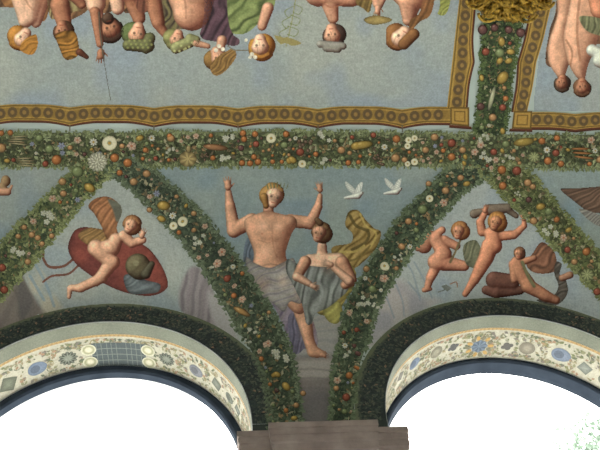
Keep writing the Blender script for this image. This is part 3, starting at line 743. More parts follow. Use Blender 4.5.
def cap_right():
    t = thing('lunette_fresco', 'fresco of three playing children over the right arch', 'fresco', 'frescoes above the arches')
    P = [(485, 168), (520, 205), (560, 245), (600, 290), (657, 328), (686, 368), (684, 370), (656, 350), (629, 335), (600, 324), (580, 316), (560, 310), (540, 305), (520, 301), (500, 299), (480, 299), (460, 301), (440, 304), (420, 310), (400, 319), (386, 328), (374, 340), (364, 352), (368, 320), (384, 285), (408, 252), (440, 207), (470, 178)]
    cv = Cv(362, 166, 688, 374, 1.0)
    sky(cv, (130, 136, 132), (142, 145, 136), P, cool=(120, 130, 136))
    cv.poly([(364, 352), (376, 310), (398, 280), (420, 296), (440, 302), (400, 322)], (142, 136, 130), 'painted_mist', soft=8, c2=(126, 124, 124))
    for q in ([(400, 256), (412, 272), (420, 300)], [(392, 276), (402, 300), (404, 316)], [(414, 262), (424, 280), (432, 298)], [(386, 296), (394, 318)], [(408, 282), (420, 296)]): cv.line(q, 1.8, (104, 114, 120), None, True, .6)
    cv.meshes(t, .003)
    c = Cv(412, 200, 532, 300, .5); B = 'painted_child'
    # two running children
    c.labels[B] = 'painted pair of running fair-haired children'
    c.body([(430, 236, 6, 424, 246, 8), (424, 244, 5, 418, 248, 4)], (150, 104, 80), 'painted_wing')
    c.body([(474, 214, 5, 480, 212, 4), (488, 210, 6, 508, 208, 5), (508, 210, 4, 516, 216, 3)], (104, 92, 78), 'painted_cloth')
    putto(c, B, 0, 0, 1, [(436, 240, 7, 444, 254, 8), (444, 254, 8, 436, 262, 9), (438, 262, 9, 464, 266, 5.5), (436, 266, 6, 430, 278, 5), (430, 278, 4.6, 427, 288, 3.6), (424, 290, 3, 430, 289, 2.4),
                          (444, 240, 5, 456, 246, 4.6), (434, 236, 4.6, 442, 230, 4)], (176, 124, 96))
    c.line([(462, 236), (456, 250), (450, 262)], 2.6, (96, 84, 60), 'painted_sash')
    c.poly([(464, 244), (476, 240), (482, 254), (478, 268), (468, 266), (463, 256)], (98, 98, 76), 'painted_cloth', folds=(.5, 7, .2), rim=.25)
    putto(c, B, 0, 0, 1, [(492, 234, 8, 494, 246, 8.5), (490, 246, 9, 486, 258, 8), (486, 258, 8, 474, 280, 5.5), (474, 280, 5, 465, 294, 3.4), (482, 232, 5, 480, 222, 4.4), (480, 222, 4.2, 485, 213, 3.2),
                          (500, 236, 5.4, 514, 235, 4.6), (514, 235, 4.4, 524, 226, 3.4), (524, 226, 3.2, 524, 220, 2.6)], (176, 120, 90))
    c.hand(485, 211, 80, 2.4, (176, 120, 90), B); c.hand(524, 219, 120, 2.4, (176, 120, 90), B)
    c.head(459, 232, 7.8, 85, (184, 132, 100), (140, 98, 58), -.7, skintag=B, hairy=1.12)
    c.head(496, 223, 8.2, 75, (178, 126, 92), (150, 106, 56), -.6, skintag=B, hairy=1.12)
    c.mottle(.075, 6); finish(c, t, .006, B)
    d = Cv(434, 236, 584, 312, .5)
    d.labels[B] = 'painted third child lying over a dark brown mantle'
    D2 = (98, 66, 54)
    d.body([(494, 280, 9, 512, 282, 8), (486, 290, 5, 496, 292, 7), (500, 292, 6, 520, 290, 5)], D2, 'painted_mantle')
    d.poly([(533, 252), (541, 242), (551, 247), (556, 256), (556, 270), (545, 274), (532, 272), (526, 264)], (104, 72, 54), 'painted_mantle', folds=(.9, 8, .25), rim=.25)
    d.poly([(556, 262), (562, 264), (560, 274), (566, 280), (568, 292), (562, 302), (552, 306), (536, 300), (552, 296), (558, 286), (554, 274)], (78, 72, 64), 'painted_mantle', folds=(.9, 6, .25), rim=.25)
    d.body([(562, 278, 3.5, 570, 275, 4)], (142, 104, 80), 'painted_mantle')
    putto(d, B, 0, 0, 1, [(516, 262, 6, 520, 272, 7), (520, 272, 7, 528, 284, 7.5), (528, 286, 7.5, 546, 296, 6), (546, 296, 6, 556, 300, 4), (512, 264, 4, 514, 280, 3.5), (522, 262, 4, 534, 258, 3)], (160, 112, 84))
    d.line([(522, 262), (528, 276), (534, 286)], 3.4, (92, 88, 62), 'painted_sash')
    d.head(519, 254, 5.8, 85, (172, 122, 92), (102, 74, 52), -.4, skintag=B)
    d.poly([(440, 286), (446, 284), (452, 288), (447, 292)], (92, 96, 88), 'painted_sprig', smooth=False); d.line([(444, 290), (438, 292)], 1.6, (92, 96, 88), 'painted_sprig'); d.line([(450, 284), (456, 282), (457, 287)], 1.8, (128, 96, 76), 'painted_sprig')
    d.mottle(.075, 6); finish(d, t, .007, B)
cap_left(); cap_right()

# ------------------------------------------------------------------ garlands of leaves, fruit and flowers
def garland(label, A, B, n, fruits, group='painted garland ribs', nleaf=1500, seed=0, dark=(50, 60, 44), mid=(74, 88, 54), light=(110, 124, 82), nrand=20, purple=False, small=1.0):
    t = thing('painted_garland', label, 'garland', group)
    rg = random.Random(seed)
    A = catmull(A, False); B = catmull(B, False)
    dk, md, lt = (np.array(q, float) for q in (dark, mid, light))
    X = np.array([[0.]]) 
    def bed(px, py, u, v):
        k = 1-abs(2*v-1); nn = float(vnoise(np.array([[px]]), np.array([[py]]), 4, 3)[0, 0]); n2 = float(vnoise(np.array([[px]]), np.array([[py]]), 13, 4)[0, 0])
        return dk*(.75+.5*nn)*(1-(1-k)**3*.6)+lt*((1-k)**3*.6)*.8+(n2-.5)*10
    L = np.linalg.norm(np.diff(A, axis=0), axis=1).sum()
    A_ = np.array([lerp2(A, k/60) for k in range(61)]); B_ = np.array([lerp2(B, k/60) for k in range(61)])
    Ai = A_*.93+B_*.07; Bi = B_*.93+A_*.07
    ribbon('leaf_bed', Ai, Bi, int(L/2), 22, bed, t, .009)
    V = []; C = []; Fc = []
    for _ in range(nleaf):
        u = rg.random(); v = rg.random()
        a = lerp2(A, u); b = lerp2(B, u); wv = b-a; wl = np.linalg.norm(wv)
        e = abs(2*v-1); p = a+wv*(.015+.97*v)
        outw = wv/wl*(1 if v > .5 else -1)
        if e > .66:
            ang = math.atan2(outw[1], outw[0])+rg.gauss(0, .7); ln = rg.uniform(3.0, 6.2)*small; col = md+(lt-md)*rg.uniform(.1, 1)
        else:
            ang = rg.uniform(0, 6.28); ln = rg.uniform(3.4, 7.6)*small; col = dk+(md-dk)*rg.uniform(0, 1.15)
            if rg.random() < .13: col = lt*rg.uniform(.8, 1.05)
            if rg.random() < .12: col = np.array(rg.choice([(96, 84, 56), (112, 92, 64), (84, 76, 58), (124, 118, 92)]), float)
        if purple and rg.random() < .12: col = np.array((78, 54, 56), float)
        d = np.array([math.cos(ang), math.sin(ang)]); nn = np.array([-d[1], d[0]]); wd = ln*rg.uniform(.2, .34)
        off = .011+rg.random()*.009
        q = [p-d*ln*.5, p-d*ln*.1+nn*wd, p+d*ln*.5, p-d*ln*.1-nn*wd, p]
        P = [pt(z[0], z[1], off+(.004 if i == 4 else 0)) for i, z in enumerate(q)]
        if any(z is None for z in P): continue
        base = len(V); V += P; c1 = col*1.12; c2 = col*.82
        C += [col*.9, c1, col*1.05, c2, col]
        Fc += [(base, base+4, base+1), (base+4, base+2, base+1), (base, base+3, base+4), (base+4, base+3, base+2)]
    mesh_obj('leaves', V, Fc, PAINT, t, lin_np(np.array(C)), smooth=False, kind='stuff')
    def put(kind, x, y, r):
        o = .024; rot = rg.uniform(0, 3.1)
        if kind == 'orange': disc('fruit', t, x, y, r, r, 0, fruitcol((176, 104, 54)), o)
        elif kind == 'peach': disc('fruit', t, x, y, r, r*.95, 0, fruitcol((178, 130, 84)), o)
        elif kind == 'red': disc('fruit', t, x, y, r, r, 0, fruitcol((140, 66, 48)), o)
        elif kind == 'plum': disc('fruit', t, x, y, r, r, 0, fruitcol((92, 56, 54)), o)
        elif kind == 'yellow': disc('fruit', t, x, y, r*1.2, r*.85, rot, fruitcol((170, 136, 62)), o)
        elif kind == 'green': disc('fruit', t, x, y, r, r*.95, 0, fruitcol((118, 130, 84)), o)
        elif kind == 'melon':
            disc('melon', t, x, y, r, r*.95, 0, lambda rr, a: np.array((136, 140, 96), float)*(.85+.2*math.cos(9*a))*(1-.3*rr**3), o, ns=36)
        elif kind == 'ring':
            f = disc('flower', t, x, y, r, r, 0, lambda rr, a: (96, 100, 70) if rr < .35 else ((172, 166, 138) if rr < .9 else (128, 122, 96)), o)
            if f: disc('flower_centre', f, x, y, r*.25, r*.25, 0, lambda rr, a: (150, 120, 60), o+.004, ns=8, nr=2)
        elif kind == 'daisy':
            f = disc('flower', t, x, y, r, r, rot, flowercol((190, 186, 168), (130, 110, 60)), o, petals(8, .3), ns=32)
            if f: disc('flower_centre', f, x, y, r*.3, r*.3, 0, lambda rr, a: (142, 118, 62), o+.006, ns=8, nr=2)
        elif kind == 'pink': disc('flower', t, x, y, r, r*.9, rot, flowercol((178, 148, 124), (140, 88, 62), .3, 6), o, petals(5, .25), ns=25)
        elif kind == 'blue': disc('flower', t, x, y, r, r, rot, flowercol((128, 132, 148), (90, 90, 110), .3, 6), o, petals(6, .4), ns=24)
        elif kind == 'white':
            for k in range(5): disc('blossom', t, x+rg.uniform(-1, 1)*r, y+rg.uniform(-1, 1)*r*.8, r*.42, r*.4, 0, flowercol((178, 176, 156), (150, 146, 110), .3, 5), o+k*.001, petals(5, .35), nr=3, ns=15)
        elif kind == 'mum':
            f = disc('chrysanthemum', t, x, y, r, r*1.05, rot, flowercol((168, 164, 140), (140, 138, 108), .2, 14), o, petals(14, .22), ns=70, nr=6)
            for k in range(26):
                a = k*2.4; q = r*.16*math.sqrt(k)*1.05
                disc('petal', f, x+q*math.cos(a), y+q*math.sin(a), r*.24, r*.12, a, lambda rr, t_: np.array((186, 182, 158), float)*(1-.35*rr), o+.006, nr=2, ns=8, dome=.008)
        elif kind == 'gourd':
            f = disc('gourd', t, x, y, r*1.1, r, 0, lambda rr, a: np.array((146, 128, 84), float)*(.86+.16*math.cos(7*a))*(1.05-.4*rr**3), o, ns=30)
            disc('gourd_neck', f, x+r*.1, y-r*1.25, r*.34, r*.55, 0, fruitcol((140, 120, 78)), o+.002)
        elif kind == 'squash':
            disc('squash', t, x, y, r*2.1, r*.52, .1, fruitcol((150, 102, 66)), o, lambda a: 1+.28*math.cos(a))
        elif kind == 'cucumber': disc('cucumber', t, x, y, r*.28, r*1.5, -.25+math.pi+.5, fruitcol((168, 166, 132)), o)
        elif kind == 'corn': disc('corn_cob', t, x, y, r*1.5, r*.6, rot if False else -.15, fruitcol((156, 128, 58)), o)
        elif kind == 'roots':
            for k in range(4): disc('root_vegetable', t, x+rg.uniform(-2, 2), y-r*.6+k*r*.42, r*1.6, r*.14, .05*k-.06, fruitcol((150, 136, 100)), o+.001*k, lambda a: 1-.2*math.cos(a))
        elif kind == 'carrots':
            for k in range(3): disc('root_vegetable', t, x+k*1.5, y-r*.7+k*r*.7, r*1.7, r*.2, .06*k, fruitcol((164, 104, 56)), o+.001*k, lambda a: 1+.3*math.cos(a))
        elif kind == 'grapes':
            for k in range(9): disc('grape', t, x+rg.uniform(-1, 1)*r, y+rg.uniform(-1, 1)*r, r*.34, r*.34, 0, fruitcol((104, 82, 66)), o+k*.0006, nr=3, ns=10)
        elif kind == 'pepper': disc('fruit', t, x, y, r*.5, r*1.6, rot, fruitcol((158, 116, 66)), o)
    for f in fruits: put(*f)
    kinds = ['peach', 'orange', 'red', 'green', 'peach', 'orange', 'pink', 'daisy', 'yellow', 'plum', 'green', 'pink', 'blue', 'pink', 'green', 'grapes']
    nr = 0
    for _ in range(nrand*12):
        if nr >= nrand: break
        u = rg.random(); v = rg.uniform(.16, .84); p = lerp2(A, u)*(1-v)+lerp2(B, u)*v
        r = rg.uniform(1.4, 3.0)
        if any(math.hypot(p[0]-f[1], p[1]-f[2]) < r+f[3]*1.15+.6 for f in fruits): continue
        fruits.append((None, p[0], p[1], r)); put(rg.choice(kinds), p[0], p[1], r); nr += 1
    return t
# horizontal garland under the ceiling frescoes
H = [('roots', 20, 140, 6), ('roots', 28, 162, 6), ('orange', 2, 133, 3), ('orange', 11, 132.5, 3), ('peach', 2, 148, 5), ('green', 40, 138, 4), ('green', 50, 149, 4.5), ('blue', 62, 146, 4), ('blue', 63, 153, 3), ('red', 46, 164, 3.2), ('orange', 57, 160, 5),
     ('pink', 78, 140, 4), ('daisy', 94, 142, 4), ('ring', 110, 143, 7.5), ('orange', 115, 158, 4.5), ('pink', 132, 146, 5), ('yellow', 140, 138, 3.5), ('orange', 128, 163, 4.5), ('daisy', 152, 138, 3.4), ('peach', 171, 138, 4), ('orange', 170, 136, 3), ('white', 170, 150, 4),
     ('gourd', 188, 159, 8), ('squash', 212, 147, 6), ('pink', 196, 136, 3.4), ('grapes', 205, 157, 3.5), ('orange', 213, 158, 2.8), ('white', 229, 136, 6), ('white', 227, 161, 6), ('orange', 243, 133, 3.2), ('orange', 244, 139, 3.2), ('orange', 255, 134, 3.2), ('red', 256, 144, 3.4),
     ('orange', 242, 163, 3.2), ('orange', 250, 163.5, 3.2), ('orange', 258, 162, 3.4), ('orange', 254, 157, 3), ('ring', 271, 138, 5), ('plum', 241, 148, 3.2), ('green', 284, 145, 4), ('orange', 286, 134, 3.4), ('yellow', 292, 160, 4), ('red', 300, 152, 4), ('grapes', 305, 145, 6),
     ('ring', 302, 164, 4), ('white', 325, 137, 6), ('white', 322, 161, 5), ('peach', 341, 150, 4), ('yellow', 356, 146, 5), ('corn', 362, 145, 7), ('orange', 348, 163, 3), ('daisy', 384, 147, 3.4), ('orange', 396, 139, 4), ('peach', 395, 158, 4.5), ('grapes', 378, 160, 5), ('red', 373, 135, 3),
     ('ring', 408, 140, 3.4), ('ring', 414, 138, 3.2), ('ring', 407, 146, 3.2), ('peach', 404, 160, 3.2), ('ring', 414, 162, 3.6), ('ring', 407, 164, 3), ('peach', 434, 137, 4), ('red', 451, 143, 4.2), ('peach', 462, 150, 3.6), ('orange', 451, 157, 4), ('peach', 425, 150, 3.6),
     ('pink', 474, 152, 4), ('pink', 480, 145, 4), ('red', 493, 152, 3.5), ('white', 486, 157, 6), ('white', 484, 139, 5), ('pink', 495, 160, 3.5), ('green', 505, 144, 4), ('corn', 523, 142, 7), ('white', 509, 158, 4), ('melon', 533, 157, 5.6), ('orange', 541, 141, 3.6), ('daisy', 546, 150, 3.6),
     ('red', 555, 153, 3.8), ('orange', 547, 161, 4), ('orange', 556, 138, 3.2), ('carrots', 577, 153, 6), ('peach', 599, 160, 3.6), ('pink', 590, 140, 4), ('orange', 560, 164, 3.4)]
HT = [(-110, 129), (60, 130), (150, 129.5), (250, 128.5), (350, 129), (450, 131), (540, 132), (715, 132)]
HB = [(-110, 170), (60, 170), (150, 170), (250, 169), (350, 168.5), (450, 170), (540, 171), (715, 173)]
# the long garland is built in four lengths so that each stays a reasonable object
def seg(P, x0, x1):
    xs = np.linspace(x0, x1, 8); return [(x, float(np.interp(x, [p[0] for p in P], [p[1] for p in P]))) for x in xs]
for i, (x0, x1, lab) in enumerate(((-110, 107, 'horizontal fruit garland at the left edge up to the big white flower'), (107, 290, 'horizontal fruit garland over the central fresco, left half with gourd and squash'),
                                   (290, 483, 'horizontal fruit garland over the central fresco, right half'), (483, 715, 'horizontal fruit garland at the right edge with carrots'))):
    fr = [f for f in H if x0 <= f[1] < x1]
    garland(lab, seg(HT, x0, x1), seg(HB, x0, x1), 0, fr, 'horizontal garland lengths', nleaf=int((x1-x0)*8.2), seed=30+i, nrand=42, dark=(52, 55, 40), mid=(76, 82, 54), light=(118, 124, 90))
# the four ribs
garland('diagonal garland rib at the left, running down to the left edge', [(86, 156), (63, 177), (32, 207), (0, 240), (-42, 284), (-78, 334), (-108, 386)], [(122, 166), (110, 180), (89, 200), (61, 234), (28, 275), (-8, 315), (-46, 362), (-76, 400)], 0,
        [('mum', 98, 162, 10), ('peach', 63, 182, 4), ('peach', 64, 194, 3.6), ('pink', 53, 199, 4), ('yellow', 90, 188, 5), ('white', 46, 218, 8), ('peach', 32, 235, 3.4), ('peach', 38, 238, 3.2), ('peach', 25, 228, 3), ('white', 16, 252, 7), ('red', 2, 268, 4), ('peach', 52, 236, 3), ('green', 78, 172, 6), ('peach', 28, 262, 3.4), ('red', 4, 290, 4), ('pink', 34, 222, 3.6), ('blue', 78, 200, 3)],
        seed=1, nleaf=2900, nrand=38, mid=(84, 90, 58), light=(118, 124, 84))
garland('diagonal garland rib from the big white flower down to the left side of the pier', [(134, 156), (157, 170), (200, 208), (233, 247), (252, 275), (266, 296), (280, 318), (290, 340), (297, 362), (303, 398), (307, 434)],
        [(98, 166), (112, 180), (128, 190), (160, 222), (187, 252), (210, 288), (224, 312), (232, 326), (246, 346), (256, 368), (264, 400), (266, 434)], 0,
        [('orange', 128, 163, 4.4), ('peach', 134, 182, 4), ('peach', 147, 174, 4), ('orange', 120, 173, 3.2), ('yellow', 164, 206, 5.4), ('daisy', 173, 216, 3.6), ('ring', 183, 222, 5), ('ring', 174, 226, 4.2), ('yellow', 162, 219, 3.8), ('blue', 157, 194, 3.6), ('pink', 150, 197, 3), ('peach', 150, 210, 3),
         ('peach', 194, 214, 3), ('white', 199, 240, 6), ('pink', 205, 227, 3.4), ('pink', 222, 253, 4.6), ('pink', 218, 264, 4.4), ('red', 228, 279, 3.6), ('white', 213, 268, 3), ('pepper', 243, 312, 6), ('white', 254, 330, 4), ('pink', 243, 300, 3.6), ('pink', 268, 345, 4), ('white', 281, 357, 8), ('yellow', 277, 376, 3.2), ('yellow', 286, 388, 4.2),
         ('peach', 303, 395, 3), ('peach', 296, 407, 3), ('yellow', 294, 420, 3), ('white', 250, 341, 3), ('orange', 235, 296, 3), ('pink', 261, 352, 3)], seed=2, nleaf=3200, nrand=34, dark=(44, 51, 42), mid=(67, 76, 58), light=(94, 103, 80))
garland('diagonal garland rib running down to the right side of the pier', [(466, 156), (442, 170), (400, 213), (381, 240), (367, 262), (355, 285), (343, 305), (336, 340), (331, 365), (329, 395), (327, 434)],
        [(500, 168), (485, 183), (468, 192), (445, 217), (417, 250), (400, 275), (388, 294), (379, 314), (372, 338), (362, 362), (357, 395), (355, 434)], 0,
        [('ring', 429, 199, 3.8), ('peach', 445, 191, 4), ('pink', 443, 203, 4), ('peach', 428, 184, 3), ('peach', 460, 178, 3.4), ('yellow', 466, 184, 3.2), ('green', 422, 210, 5), ('peach', 408, 222, 3.6), ('peach', 401, 247, 3.4), ('white', 397, 258, 3.4), ('ring', 384, 267, 4.4), ('peach', 366, 270, 3.4), ('pink', 383, 279, 4.4), ('white', 364, 301, 6), ('white', 373, 306, 4), ('pink', 349, 314, 3.4), ('pink', 381, 250, 3),
         ('white', 347, 356, 4), ('orange', 349, 377, 3.6), ('pink', 337, 382, 4), ('peach', 336, 390, 3), ('red', 346, 399, 4), ('green', 372, 290, 4), ('pink', 365, 322, 3)], seed=3, nleaf=2700, nrand=32, dark=(43, 51, 41), mid=(66, 76, 56), light=(96, 106, 80))
garland('diagonal garland rib at the right, running down to the right edge', [(506, 156), (533, 173), (567, 213), (600, 250), (642, 294), (672, 328), (705, 372)], [(470, 168), (486, 183), (503, 200), (533, 228), (563, 262), (592, 294), (622, 326), (646, 358), (670, 395)], 0,
        [('orange', 501, 170, 4.4), ('red', 516, 171, 4.6), ('orange', 502, 186, 4), ('peach', 527, 183, 4), ('peach', 532, 187, 3.2), ('white', 517, 194, 3), ('peach', 533, 221, 4), ('white', 549, 230, 7), ('pink', 563, 238, 4), ('orange', 556, 220, 3), ('red', 567, 250, 3.4), ('melon', 587, 275, 6.4), ('red', 597, 292, 3.8), ('orange', 586, 252, 4), ('peach', 574, 262, 3.4), ('yellow', 540, 207, 4), ('plum', 528, 200, 3), ('green', 548, 212, 4)],
        seed=4, nleaf=2800, nrand=36, dark=(52, 56, 38), mid=(82, 88, 54), light=(116, 120, 80))
garland('short dark garland running up the ceiling between the two ceiling frescoes', [(484, -20), (480, 28), (478, 62), (475, 100), (471, 134)], [(530, -20), (524, 28), (517, 62), (512, 100), (508, 134)], 0,
        [('plum', 482, 29, 5), ('plum', 520, 32, 4.6), ('plum', 494, 27, 4), ('plum', 508, 29, 4), ('yellow', 501, 41, 4), ('red', 485, 51, 4), ('green', 499, 52, 5), ('yellow', 510, 51, 3.6), ('yellow', 499, 60, 3.4), ('yellow', 508, 60, 3.4), ('yellow', 502, 77, 6), ('cucumber', 491, 98, 8.5), ('red', 502, 107, 3.6), ('peach', 492, 117, 4), ('plum', 480, 106, 4), ('orange', 505, 98, 3), ('yellow', 481, 77, 3)],
        'ceiling garlands', nleaf=1900, seed=5, nrand=12, dark=(38, 46, 34), mid=(58, 70, 42), light=(80, 92, 56), small=.85)

# ------------------------------------------------------------------ painted arch bands and soffits
def grid3(name, fn, nu, nv, colf, parent, kind=None, k=ALB):
    V = []; C = []
    for i in range(nu):
        for j in range(nv): V.append(fn(i/(nu-1), j/(nv-1))); C.append(colf(i/(nu-1), j/(nv-1)))
    return mesh_obj(name, V, grid_faces(nu, nv), PAINT, parent, lin_np(np.array(C, float), k), kind=kind)
def arch_paint(xc, side, medals, lattice=None):
    dz = bay_dz(xc); T0, T1_ = math.radians(1), math.radians(179)
    t = thing('arch_garland', 'dark green painted leaf band around the %s arch' % side, 'garland', 'leaf bands around the arches')
    rg = random.Random(int(xc)+50)
    def ring(r0, r1, off):
        return lambda u, v: Vector((xc+(r0+(r1-r0)*v)*math.cos(T0+(T1_-T0)*u), YW-off, ZS+dz*(1-v)+(r0+(r1-r0)*v)*math.sin(T0+(T1_-T0)*u)))
    nz = np.random.default_rng(5).random(4000)
    grid3('leaf_bed', ring(RI+.003, RO-.002, .004), 200, 9, lambda u, v: np.array((44, 49, 48), float)*(.85+.3*nz[int(u*1999)]) if v < .86 else np.array((86, 90, 70), float), t)
    for sg in (-1, 1):                         # the band runs on down to the capital
        grid3('band_foot', lambda u, v: Vector((xc+sg*(RI+.003+(RO-RI-.03)*v), YW-.0045, ZS+.03-.2*u)), 12, 5, lambda u, v: (46, 51, 48), t)
    V = []; C = []; Fc = []
    for _ in range(2600):
        a = T0+(T1_-T0)*rg.random(); r = rg.uniform(RI+.03, RO-.045)
        ang = rg.uniform(0, 6.28); ln = rg.uniform(.025, .06); wd = ln*.25
        d = (math.cos(ang), math.sin(ang)); n_ = (-d[1], d[0]); p = (xc+r*math.cos(a), ZS+r*math.sin(a)); y = YW-.006-rg.random()*.006
        b = len(V)
        for du, dn_ in ((-.5, 0), (0, 1), (.5, 0), (0, -1)): V.append((p[0]+d[0]*ln*du+n_[0]*wd*dn_, y, p[1]+d[1]*ln*du+n_[1]*wd*dn_))
        c = np.array(rg.choice([(44, 50, 48), (54, 60, 54), (66, 72, 62), (50, 54, 52), (74, 76, 64)]), float)
        if rg.random() < .03: c = np.array((112, 92, 74), float)
        C += [c, c*1.1, c, c*.85]; Fc.append((b, b+1, b+2, b+3))
    mesh_obj('leaves', V, Fc, PAINT, t, lin_np(np.array(C)), smooth=False, kind='stuff')
    s = thing('arch_soffit_painting', 'cream painted underside of the %s arch with medallions and leaf sprigs' % side, 'fresco', 'painted arch undersides')
    def sof(y0, y1, off):
        return lambda u, v: Vector((xc+(RI-off)*math.cos(T0+(T1_-T0)*u), YW+y0+(y1-y0)*v, ZS+dz+(RI-off)*math.sin(T0+(T1_-T0)*u)))
    K = .82
    grid3('plain_border', sof(.004, .165, .003), 160, 4, lambda u, v: np.array((128, 132, 116), float)*(.97+.03*math.sin(u*60)), s, k=K)
    grid3('ochre_line', sof(.165, .195, .004), 400, 3, lambda u, v: (178, 150, 104) if int(u*200) % 2 or v < .4 else (158, 134, 96), s, k=K)
    grid3('cream_ground', sof(.195, TS-.004, .003), 200, 12, lambda u, v: np.array((184, 180, 160), float)*(.96+.06*nz[int(u*700)]), s, k=K)
    def soff(x, y): # photo position to arc angle and depth on the soffit
        p = pt(x, y, 0)
        return (math.atan2(p.z-ZS-dz, p.x-xc), p.y-YW) if p is not None else None
    def blot(name, par, a, y, ru, rv, col, rf=None, rot=0, off=.006, ns=20, label=None):
        V = []; C = []; Fc = []
        pf = lambda u, v: Vector((xc+(RI-off)*math.cos(a+u/RI), YW+min(max(y+v, .2), TS-.005), ZS+dz+(RI-off)*math.sin(a+u/RI)))
        V.append(pf(0, 0)); C.append(col(0, 0) if callable(col) else col); cc, ss = math.cos(rot), math.sin(rot)
        for i in (1, 2, 3):
            for j in range(ns):
                tt = 2*math.pi*j/ns; f = i/3*(rf(tt) if rf else 1); uu, vv = ru*f*math.cos(tt), rv*f*math.sin(tt)
                V.append(pf(uu*cc-vv*ss, uu*ss+vv*cc)); C.append(col(i/3, tt) if callable(col) else col)
        for j in range(ns): Fc.append((0, 1+j, 1+(j+1) % ns))
        for i in range(2):
            for j in range(ns): p, q = 1+i*ns+j, 1+i*ns+(j+1) % ns; Fc.append((p, p+ns, q+ns, q))
        o = mesh_obj(name, V, Fc, PAINT, par, lin_np(np.array(C, float), K))
        if label: o['label'] = label
        return o
    heart = lambda t: .62+.38*abs(math.sin(t/2+math.pi/4))**.8 if True else 1
    def heartf(t): # cusp pointing along -u
        x = 16*math.sin(t)**3; y = 13*math.cos(t)-5*math.cos(2*t)-2*math.cos(3*t)-math.cos(4*t); return math.hypot(x, y)/16
    taken = []
    for kind, x, y, r, c in medals:
        q = soff(x, y)
        if q is None or not (.15 < q[1] < TS): continue
        a, yy = q; taken.append((a, yy, r)); c = np.array(c, float)
        if kind == 'flower':
            blot('medallion', s, a, yy, r*1.05, r, lambda rr, t, c=c: c*(.8+.25*math.cos(12*t)) if rr > .5 else c*1.15, petals(12, .25), ns=48)
        elif kind == 'heart':
            o = blot('medallion', s, a, yy, r, r, lambda rr, t, c=c: c*(1.1-.2*rr), lambda t: (1-.25*abs(math.cos(t/2))+.22*max(0, math.cos(t-math.pi))**3), ns=32)
            blot('medallion_core', o, a, yy, r*.5, r*.5, c*.8, None, 0, .008)
        elif kind == 'diamond': blot('medallion', s, a, yy, r, r, lambda rr, t, c=c: c*(1.1-.25*rr), lambda t: 1/(abs(math.cos(t))+abs(math.sin(t))), .35, ns=32)
        elif kind == 'disc':
            blot('medallion', s, a, yy, r, r, lambda rr, t, c=c: c*(1.1 if rr < .5 else .92), None)
        elif kind == 'rosette':
            o = blot('medallion', s, a, yy, r, r*.95, lambda rr, t, c=c: c*(.9+.15*math.cos(8*t)), petals(8, .2), ns=40)
            for k in range(14):
                an = k*2*math.pi/14; blot('scroll_petal', s, a+r*1.35*math.cos(an)/RI, yy+r*1.25*math.sin(an), .035, .022, (178, 146, 92) if k % 2 else (120, 116, 96), None, an, .008, 10)
        elif kind == 'knot': blot('medallion', s, a, yy, r, r*.8, c, petals(4, .35), .4, ns=24)
    if lattice:
        x0, y0, x1, y1 = lattice
        qa, qb = soff(x0, (y0+y1)/2), soff(x1, (y0+y1)/2); qt, qbm = soff((x0+x1)/2, y0)[1], soff((x0+x1)/2, y1)[1]
        nz2 = 26
        def lf(u, v): return Vector((xc+(RI-.007)*math.cos(qa[0]+(qb[0]-qa[0])*u), YW+qt+(qbm-qt)*v, ZS+dz+(RI-.007)*math.sin(qa[0]+(qb[0]-qa[0])*u)))
        lat = grid3('lattice_panel', lf, 111, 45, lambda u, v: (128, 134, 126) if (int(u*110) % 10 == 0 or int(v*44) % 11 == 0) else (84, 92, 92), s, k=K); lat['label'] = 'dark grey panel with pale lattice lines'
        for q, sg in ((qa, 1), (qb, -1)):
            for yv in (qt+(qbm-qt)*.24, qt+(qbm-qt)*.76):
                o = blot('scroll_end', s, q[0]+sg*.02, yv, .075, .075, lambda rr, t: (214, 210, 186) if rr > .8 else ((150, 150, 116) if rr > .4 else (212, 206, 180)), None, 0, .009)
        taken.append(((qa[0]+qb[0])/2, (qt+qbm)/2, .36))
    V = []; C = []; Fc = []
    for _ in range(1500):                      # leaf sprigs and tendrils over the cream ground
        a = T0+(T1_-T0)*rg.random(); y = rg.uniform(.225, TS-.03)
        if any(abs(a-q[0])*RI < q[2]+.015 and abs(y-q[1]) < min(q[2], .12)+.015 for q in taken): continue
        c = np.array(rg.choice([(120, 124, 92), (138, 138, 108), (104, 110, 92), (150, 140, 112), (128, 122, 112), (160, 132, 108)]), float)
        an = rg.uniform(0, 6.28); ln = rg.uniform(.025, .065); wd = ln*.3
        b = len(V)
        for du, dv in ((-.5, 0), (0, 1), (.5, 0), (0, -1)):
            uu = ln*du*math.cos(an)-wd*dv*math.sin(an); vv = ln*du*math.sin(an)+wd*dv*math.cos(an)
            V.append((xc+(RI-.006)*math.cos(a+uu/RI), YW+y+vv, ZS+dz+(RI-.006)*math.sin(a+uu/RI))); C.append(c)
        Fc.append((b, b+1, b+2, b+3))
    for _ in range(230):                      # curled tendrils
        a = T0+(T1_-T0)*rg.random(); y = rg.uniform(.25, TS-.05); r0 = rg.uniform(.02, .05); st = rg.uniform(0, 6.28); sg = rg.choice((-1, 1))
        if any(abs(a-q[0])*RI < q[2]*.9+r0 and abs(y-q[1]) < min(q[2], .12)+r0*.6 for q in taken): continue
        c = np.array(rg.choice([(132, 134, 104), (150, 138, 100), (112, 116, 96)]), float); b = len(V); m_ = 11
        for k in range(m_):
            f = k/(m_-1); an = st+sg*f*4.2; r_ = r0*(1-.5*f)
            for w_ in (-1, 1):
                rr = r_+w_*.0045*(1.2-f); V.append((xc+(RI-.0065)*math.cos(a+rr*math.cos(an)/RI), YW+min(max(y+rr*math.sin(an), .2), TS-.01), ZS+dz+(RI-.0065)*math.sin(a+rr*math.cos(an)/RI))); C.append(c)
        for k in range(m_-1): Fc.append((b+2*k, b+2*k+1, b+2*k+3, b+2*k+2))
